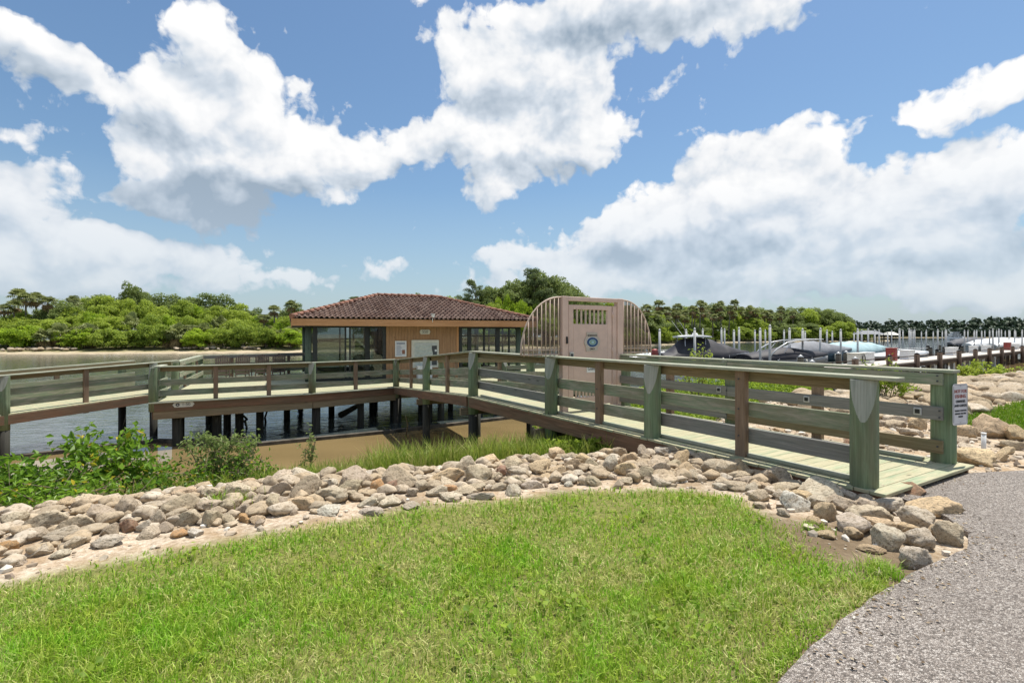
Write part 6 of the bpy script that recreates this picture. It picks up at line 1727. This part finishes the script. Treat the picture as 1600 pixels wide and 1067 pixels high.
def boat(name, loc, heading, L, B, hull, cover, prof, label, zs=1.0, extras=None, group='boats on lifts in the marina', drape=0.0, peak=.5):
    o = empty(name, loc); tag(o, label, 'boat', group)
    hx = vec(heading).normalized(); hy = Vector((-hx.y, hx.x, 0)); b = vec(loc)
    def fr(a, c, z): return tuple(b + hx * (a - L / 2) + hy * c + UP * z)
    mb = MB(); hull_mesh(mb, fr, L, B, zs, 0.0); mb.build('hull', M[hull], o)
    mb = MB(); rr = [fr(L * t, sgn * B / 2 * 1.02 * (min(1, .86 + .4 * t) if t < .4 else max(.015, 1 - ((t - .4) / .6) ** 2.3)), zs + .30 * t ** 2.2 - .05) for sgn, ts in ((-1, [i / 16 for i in range(17)]), (1, [1 - i / 16 for i in range(17)])) for t in ts]
    mb.tube(rr, .035, 6); mb.build('rub_rail', M['black' if hull != 'hull_black' else 'silver'], o)
    if cover:
        mb = MB(); cover_mesh(mb, fr, L, B, zs, prof, drape=drape, peak=peak); mb.build('cover', M[cover], o)
    for k, t in enumerate((.28, .62)):       # fenders and cover straps on the near side
        w = -B / 2 * (1.02 if t < .4 else 1 - ((t - .4) / .6) ** 2.3) - .10
        mb = MB(); mb.tube([fr(L * t, w, zs - .12), fr(L * t, w, zs - .2), fr(L * t, w, zs - .62), fr(L * t, w, zs - .7)], [.03, .10, .10, .04], 8); mb.build('fender', M['offwhite' if k else 'hull_navy'], o)
    if cover:
        for t in (.12, .3, .5, .7):
            w = B / 2 * 1.07 * (min(1, .86 + .4 * t) if t < .4 else 1 - ((t - .4) / .6) ** 2.3)
            mb = MB(); mb.tube([fr(L * t, -w, zs + .30 * t ** 2.2 - .05), fr(L * t, -w - .01, zs - .35)], .018, 5); mb.build('cover_strap', M['silver'], o)
    else:
        for s in (-1, 1):
            mb = MB(); mb.tube([fr(L * q, s * B / 2 * .92 * (1 - ((q - .4) / .6) ** 2.3), zs + .30 * q ** 2.2 + h_) for q, h_ in ((.55, .0), (.6, .38), (.75, .42), (.9, .42), (.965, .40))], .018, 6); mb.build('bow_rail', M['silver'], o)
    if extras: extras(o, fr, L, B, zs)
    return o
def at_h(u, Y, z): return ((u - 800) / F * Y, Y, z)
def ttop(o, fr, L, B, zs):
    mb = MB()
    rings = []
    for i in range(9):
        t = .20 + .34 * i / 8; e = 1 - .25 * abs(i / 4 - 1) ** 3; z = zs + 1.66 + .05 * (1 - (i / 4 - 1) ** 2)
        rings.append([fr(t * L, -.95 * e, z), fr(t * L, 0, z + .06), fr(t * L, .95 * e, z), fr(t * L, .95 * e, z - .11), fr(t * L, -.95 * e, z - .11)])
    mb.loft(rings, closed=True, caps=True, smooth=False); mb.build('hard_top', M['hull_white'], o)
    for t in (.25, .47):
        for s in (-.75, .75):
            mb = MB(); mb.tube([fr(t * L, s, zs), fr(t * L, s * .9, zs + 1.58)], .03, 6); mb.build('top_leg', M['silver'], o)
    for s in (-.6, .5):
        mb = MB(); mb.tube([fr(L * .30, s, zs + 1.7), fr(L * .18, s * 1.1, zs + 3.0)], [.016, .008], 5); mb.build('antenna', M['white'], o)
    mb = MB(); mb.tube([fr(L * .40, 0, zs + 1.74), fr(L * .40, 0, zs + 1.80), fr(L * .40, 0, zs + 1.94)], [.24, .27, .18], 14); mb.build('radar_dome', M['white'], o)
    mb = MB(); mb.tube([fr(-.25, 0, zs - .5), fr(-.3, 0, zs + .35), fr(-.15, 0, zs + .5)], [.14, .2, .12], 8); mb.build('outboard_motor', M['black'], o)
def tower(o, fr, L, B, zs):
    for s in (-1, 1):
        mb = MB(); w = s * B * .42
        mb.tube([fr(L * .22, w, zs + .15), fr(L * .30, w, zs + .75), fr(L * .42, w * .92, zs + 1.25), fr(L * .54, w * .85, zs + 1.42), fr(L * .98 - L * .28, w * .8, zs + 1.50), fr(L * .86, w * .78, zs + 1.52)], [.06, .06, .055, .05, .045, .03], 8); mb.build('tower_leg', M['hull_white'], o)
        mb = MB(); mb.tube([fr(L * .36, w, zs + .2), fr(L * .48, w * .9, zs + 1.36)], .035, 6); mb.build('tower_leg', M['silver'], o)
    mb = MB(); mb.tube([fr(L * .54, -B * .36, zs + 1.42), fr(L * .54, B * .36, zs + 1.42)], .045, 8); mb.tube([fr(L * .80, -B * .32, zs + 1.52), fr(L * .80, B * .32, zs + 1.52)], .035, 8); mb.build('tower_crossbar', M['hull_white'], o)
    mb = MB(); mb.box(fr(L * .67, 0, zs + 1.5), (vec(fr(1, 0, 0)) - vec(fr(0, 0, 0)), vec(fr(0, 1, 0)) - vec(fr(0, 0, 0)), UP), (L * .13, B * .30, .02)); mb.build('bimini', M['cover_slate'], o)
RX = Vector((1, .16, 0))
boat('center_console_boat', at_h(1100, 44, -1.25), RX, 8.4, 2.6, 'hull_black', 'cover_black', [(0, .25), (.10, .28), (.24, 1.42), (.48, 1.46), (.56, 1.30), (.90, .22), (1, .05)], 'boat under a black cover draped from its white hard top', .95, ttop, drape=.35, peak=.75)
boat('wakeboard_boat', at_h(1228, 43, -1.35), RX, 7.9, 2.5, 'hull_grey', 'cover_black', [(0, .25), (.12, .42), (.28, .62), (.42, .78), (.55, .70), (.72, .45), (1, .05)], 'grey wakeboard boat with black cover and white tower arch', .95, tower)
boat('runabout_boat', at_h(1277, 50, -1.2), RX, 7.6, 2.5, 'hull_navy', 'cover_slate', [(0, .3), (.15, .85), (.35, 1.05), (.5, .95), (1, .06)], 'runabout under a slate grey cover behind the wakeboard boat', 1.0)
boat('deck_boat', at_h(1335, 52, -1.2), RX, 8.2, 2.6, 'hull_navy', 'cover_teal', [(0, .35), (.2, .9), (.42, 1.0), (.7, .8), (1, .1)], 'boat under a pale aqua cover beside the grey covered runabout', .95)
def deckhouse(o, fr, L, B, zs):
    mb = MB(); cover_mesh(mb, fr, L, B, zs, [(0, .08), (.25, .14), (.5, .30), (.75, .32), (1, .04)], 1.0); mb.build('deck', M['hull_white'], o)
    mb = MB(); mb.loft([[fr(L * .46, -.8, zs + .2), fr(L * .40, -.7, zs + .75)], [fr(L * .56, 0, zs + .3), fr(L * .46, 0, zs + .82)], [fr(L * .46, .8, zs + .2), fr(L * .40, .7, zs + .75)]]); mb.build('windshield', M['glass'], o)
boat('bowrider_boat', at_h(1398, 47, -1.3), RX, 7.2, 2.4, 'hull_black', None, None, 'open white decked runabout with dark hull at the pier', .9,
     lambda o, fr, L, B, zs: deckhouse(o, fr, L, B, zs))
boat('skiff_boat', at_h(1012, 46, -1.3), RX, 6.2, 2.2, 'hull_white', None, None, 'white open boat moored left of the black covered boat', .8, deckhouse)
# covered boats far down the pier
for i, (u, Y, L, cv, lab) in enumerate(((1560, 84, 9.0, 'hull_white', 'white roofed boat far along the pier'), (1604, 80, 9.5, 'hull_white', 'second white roofed boat at the right edge of the marina'), (1590, 92, 8.0, 'cover_grey', 'dark covered boat behind the white roofed boats'), (1517, 92, 7.0, 'cover_grey', 'small dark covered boat left of the white roofed boats'))):
    boat('pier_boat', at_h(u, Y, -1.3), Vector((.95, -.2, 0)), L, 2.8, 'hull_black' if i > 1 else 'hull_grey', cv, [(0, .3), (.15, .9), (.5, 1.25), (.8, 1.0), (1, .2)], lab, 1.0, None, 'boats far along the pier')
# red outboard on a stand, left end of the marina
c = at_h(1023, 40, -.55); o = empty('red_outboard_motor', c); tag(o, 'red and black outboard motor tilted up beside a lift pole', 'motor')
mb = MB(); mb.loft([[tuple(vec(c) + Vector((a * r_, b * r_ * .7, z))) for a, b in ((1, 0), (.7, .7), (0, 1), (-.7, .7), (-1, 0), (-.7, -.7), (0, -1), (.7, -.7))] for z, r_ in ((.25, .2), (.4, .3), (.8, .28), (.95, .15))], closed=True, caps=True); mb.build('cowling', M['red'], o)
mb = MB(); mb.tube([vec(c) + Vector((-.55, 0, -.1)), vec(c) + Vector((-.2, 0, .05)), vec(c) + Vector((0, 0, .3))], [.1, .16, .16], 8); mb.build('lower_unit', M['black'], o)
# lift poles
POLES = [(1031, 514, 40), (1072, 514, 48), (1086, 512, 38), (1098, 513, 56), (1128, 512, 52), (1132, 513, 60), (1147, 515, 46), (1155, 511, 47), (1180, 515, 58), (1188, 512, 40), (1196, 515, 62), (1203, 507, 38), (1225, 515, 60), (1234, 512, 43), (1254, 513, 44), (1258, 517, 64), (1281, 512, 46), (1292, 515, 60), (1301, 517, 66), (1314, 514, 47), (1334, 519, 75), (1340, 513, 50), (1346, 515, 62), (1357, 513, 58), (1367, 515, 64), (1374, 515, 70), (1387, 519, 80), (1393, 516, 90), (1405.5, 513, 56), (1411, 515.5, 80), (1421, 513, 60), (1423.5, 515, 70), (1427, 516, 84), (1430, 514.5, 75), (1440, 517.5, 95), (1447, 515.5, 75), (1458, 517.5, 85), (1465, 514, 64), (1472, 517, 90), (1477, 514.5, 70), (1479, 515, 84), (1507, 515.5, 78), (1512, 516, 90), (1522, 516, 75), (1525.5, 515.5, 88), (1534, 516.5, 84), (1539, 516, 96), (1546, 515.5, 80), (1552, 513.5, 70), (1557, 516, 92), (1561, 513.5, 76), (1564.5, 515, 90), (1571, 516.5, 98), (1576.5, 515.5, 82), (1578, 517, 99), (1585.5, 515.5, 80), (1587, 517, 95), (1597, 515, 78), (1602, 516, 90), (1610, 515, 80)]
mb = MB(); mb.tube([(0, 0, 0), (0, 0, 4.0)], [.095, .085], 12); pole0 = None
for i, (u, v, Y) in enumerate(sorted(POLES)):
    x = (u - 800) / F * Y; zt = H + (HZ - v) / F * Y
    if pole0 is None:
        p = pole0 = mb.build('lift_pole', M['alum'])
        capm = MB(); capm.tube([(0, 0, 4.0), (0, 0, 4.12)], [.105, .03], 12); capm.build('pole_cap', M['white'], p)
    else: p = copy_tree(pole0)
    p.location = (x, Y, -2.6); p.scale = (1, 1, (zt + 2.6) / 4.12); p.rotation_euler = (random.gauss(0, .006), random.gauss(0, .006), 0)
    where = 'by the black covered boat' if u < 1160 else 'by the wakeboard boat' if u < 1270 else 'by the aqua covered boat' if u < 1400 else 'left of the white yacht' if u < 1490 else 'right of the white yacht'
    p['_w'] = where
cnt = {}
for p in sorted([o for o in COL.objects if o.name.startswith('lift_pole')], key=lambda o: o.location.x / o.location.y):
    w_ = p['_w']; cnt[w_] = cnt.get(w_, 0) + 1; del p['_w']
    tag(p, f"white boat lift pole {w_}, {nth(cnt[w_])} from the left there", 'pole', 'white boat lift poles in the marina')
# pier
def build_pier():
    a = Vector((16, 28.0, -.62)); b = Vector((82, 78.5, -.62)); d = (b - a).normalized(); n = Vector((-d.y, d.x, 0)); L = (b - a).length
    pr = empty('pier', a); tag(pr, 'long pale topped pier on dark posts running out to the marina', 'pier')
    mb = MB(); s = 0
    while s < L:
        w = 2.4; mb.box(a + d * (s + w / 2) + n * 1.0, (d, n, UP), (w / 2 - .01, 1.05, .05)); s += w
    mb.build('deck_panels', M['concrete'], pr)
    for off in (.0, 2.0):
        mb = MB(); mb.board(a + n * off + UP * -.21, b + n * off + UP * -.21, .12, .30); mb.build('stringer', M['pilebrown'], pr)
    k = 0; s = .6
    while s < L and k < 16:
        for off in (-.14, 2.16):
            mb = MB(); p = a + d * s + n * off; hp_ = .62 if off < 0 else .02
            mb.tube([p + UP * -3.2, p + UP * hp_], [.19, .18], 10); po = mb.build('post', M['pilebrown'], pr)
            if off > 0: continue
            mb = MB(); mb.tube([p + UP * .62, p + UP * .76], [.19, .02], 10); mb.build('post_cap', M['white' if k < 2 and off < 0 else 'black'], po)
        s += 6.15; k += 1
    for off in (-.14,):
        mb = MB(); mb.tube([a + n * off + UP * .5 + d * .6, b + n * off + UP * .5], .035, 6); mb.build('rope_rail', M['pilebrown'], pr)
    for k in range(16):      # concrete cribbing below
        p = a + d * (9 + k * 2.9) + n * .5
        mb = MB(); mb.box(p + UP * -1.2, (d, n, UP), (.30 + .25 * (k % 3 == 0), .12, .68)); mb.build('support_panel', M['cover_slate'] if k % 2 else M['silver'], pr)
    # boxes on the pier
    j = 0
    for (u, wd, m, nm) in ((1338, 1.5, 'offwhite', 'dock_box'), (1355, .9, 'white', 'dock_box'), (1418, 1.7, 'white', 'dock_box'), (1487, 1.9, 'white', 'dock_box'), (1521, .8, 'white', 'dock_box'), (1541, 1.6, 'white', 'dock_box'), (1586, 1.5, 'white', 'dock_box'), (1393, .55, 'red', 'fire_box'), (1574, .8, 'red', 'fire_box')):
        kx = (u - 800) / F; o_ = a + n * 1.5
        t = (kx * o_.y - o_.x) / (d.x - kx * d.y); c = o_ + d * t
        h_ = .72 if m != 'red' else .95
        names = ['first white dock box from the left, with a coiled hose', 'narrow white dock box second from the left on the pier', 'long white dock box right of the red fire box', 'wide white dock box in the middle of the pier', 'small white dock box right of the middle one', 'white dock box left of the far red box', 'white dock box at the right end of the pier']
        if m == 'red': lab = 'red fire box on the pier near the open runabout' if u < 1500 else 'red fire box far along the pier at the right'
        else: lab = names[j]; j += 1
        bx = empty(nm, c); tag(bx, lab, 'box', 'boxes on the pier')
        mb = MB(); mb.box(c + UP * (.05 + h_ / 2), (d, n, UP), (wd / 2, .33, h_ / 2)); mb.build('body', M[m], bx, .03)
        mb = MB(); mb.box(c + UP * (.05 + h_ + .04), (d, n, UP), (wd / 2 + .03, .36, .04)); mb.build('lid', M[m], bx, .02)
        if u == 1338:
            mb = MB(); mb.tube([c - n * .40 + d * (.2 + .28 * math.cos(q)) + UP * (.42 + .28 * math.sin(q)) for q in [k * .45 for k in range(15)]], .03, 6); hs = mb.build('garden_hose', M['black']); tag(hs, 'coiled black hose hanging on the first dock box', 'hose')
    # dark mooring piles behind the pier
    for i, (u, v, Y) in enumerate(((1450, 541, 70), (1454, 544, 68), (1464, 547, 64), (1468, 540, 74), (1475, 543, 70), (1492, 540, 78), (1503, 542, 72), (1517, 547, 62), (1549, 542, 74), (1535, 540, 80), (1568, 543, 74), (1310, 553, 42), (1322, 551, 44), (1251, 558, 36))):
        x = (u - 800) / F * Y; zt = H + (HZ - v) / F * Y
        mb = MB(); mb.tube([(x, Y, -3), (x, Y, zt)], .2, 9); p = mb.build('mooring_pile', M['pile'])
        mb = MB(); mb.tube([(x, Y, zt), (x, Y, zt + .18)], [.23, .02], 9); mb.build('pile_cap', M['white' if Y < 50 else 'black'], p)
        tag(p, f"dark mooring pile {'with white cap by the covered boats' if Y < 50 else 'behind the pier'}, {nth((i + 1) if Y >= 50 else i - 10)} in its row", 'pile', 'dark mooring piles behind the pier')
build_pier()
def boathouse(name, u, Y, w, zt, label, m):
    x = (u - 800) / F * Y; o = empty(name, (x, Y, WATER)); tag(o, label, 'boathouse', 'boathouses at the point')
    mb = MB(); q = [(-w / 2 - .5, zt - 1.3), (0, zt), (w / 2 + .5, zt - 1.3)]
    rings = [[(x + a, Y + yy, z) for a, z in q] + [(x + a, Y + yy, z - .15) for a, z in q[::-1]] for yy in (-3, 3)]
    rings = [[(x + sx * (w / 2 + .6), Y - 3.4, zt - 1.5), (x + sx * (w / 2 + .6), Y + 3.4, zt - 1.5), (x + sx * w * .32, Y + .3, zt), (x + sx * w * .32, Y - .3, zt)] for sx in (-1, 1)]
    mb.loft(rings, closed=True, caps=True, smooth=False); mb.build('roof', M[m], o)
    for sx in (-1, -.33, .33, 1):
        for yy in (-2.8, 2.8):
            mb = MB(); mb.tube([(x + sx * w / 2, Y + yy, -3), (x + sx * w / 2, Y + yy, zt - 1.45)], .16, 7); mb.build('post', M['pile'], o)
    mb = MB(); mb.abox(x - w / 2, x + w / 2, Y - 2.8, Y + 2.8, -1.2, -.9); mb.build('deck', M['pilebrown'], o)
boathouse('boathouse', 1357, 210, 8.2, 3.0, 'grey roofed open boathouse at the tip of the wooded point', 'cover_slate')
boathouse('boathouse', 1391, 250, 4.4, 2.6, 'small pale roofed boat shelter right of the grey boathouse', 'offwhite')
def yacht():
    Y = 330; x = (1493 - 800) / F * Y; o = empty('yacht', (x, Y, WATER)); tag(o, 'white three decked yacht far out on the river', 'boat')
    b = Vector((x, Y, WATER)); fr = lambda a, c, z: tuple(b + Vector((a - 5, c, z)))
    mb = MB(); hull_mesh(mb, fr, 10.5, 3.6, 1.5, -.3); mb.build('hull', M['hull_white'], o)
    for (z, l, wd, s) in ((1.5, 7.6, 3.0, .4), (2.75, 5.8, 2.7, .9), (4.0, 4.0, 2.3, 1.5)):
        mb = MB(); mb.box(b + Vector((-.6, 0, z + .45)), ((1, 0, 0), (0, 1, 0), UP), (l / 2, wd / 2, .45)); dk_ = mb.build('cabin', M['hull_white'], o)
        mb = MB(); mb.box(b + Vector((-.6, 0, z + 1.08)), ((1, 0, 0), (0, 1, 0), UP), (l / 2 + .5, wd / 2 + .3, .09)); mb.build('deck', M['hull_white'], o)
        for k in range(3): mb = MB(); mb.box(b + Vector((-.6 + (k - 1) * l * .31, 0, z + .55)), ((1, 0, 0), (0, 1, 0), UP), (l * .12, wd / 2 + .04, .22)); mb.build('window', M['black'], dk_)
yacht()
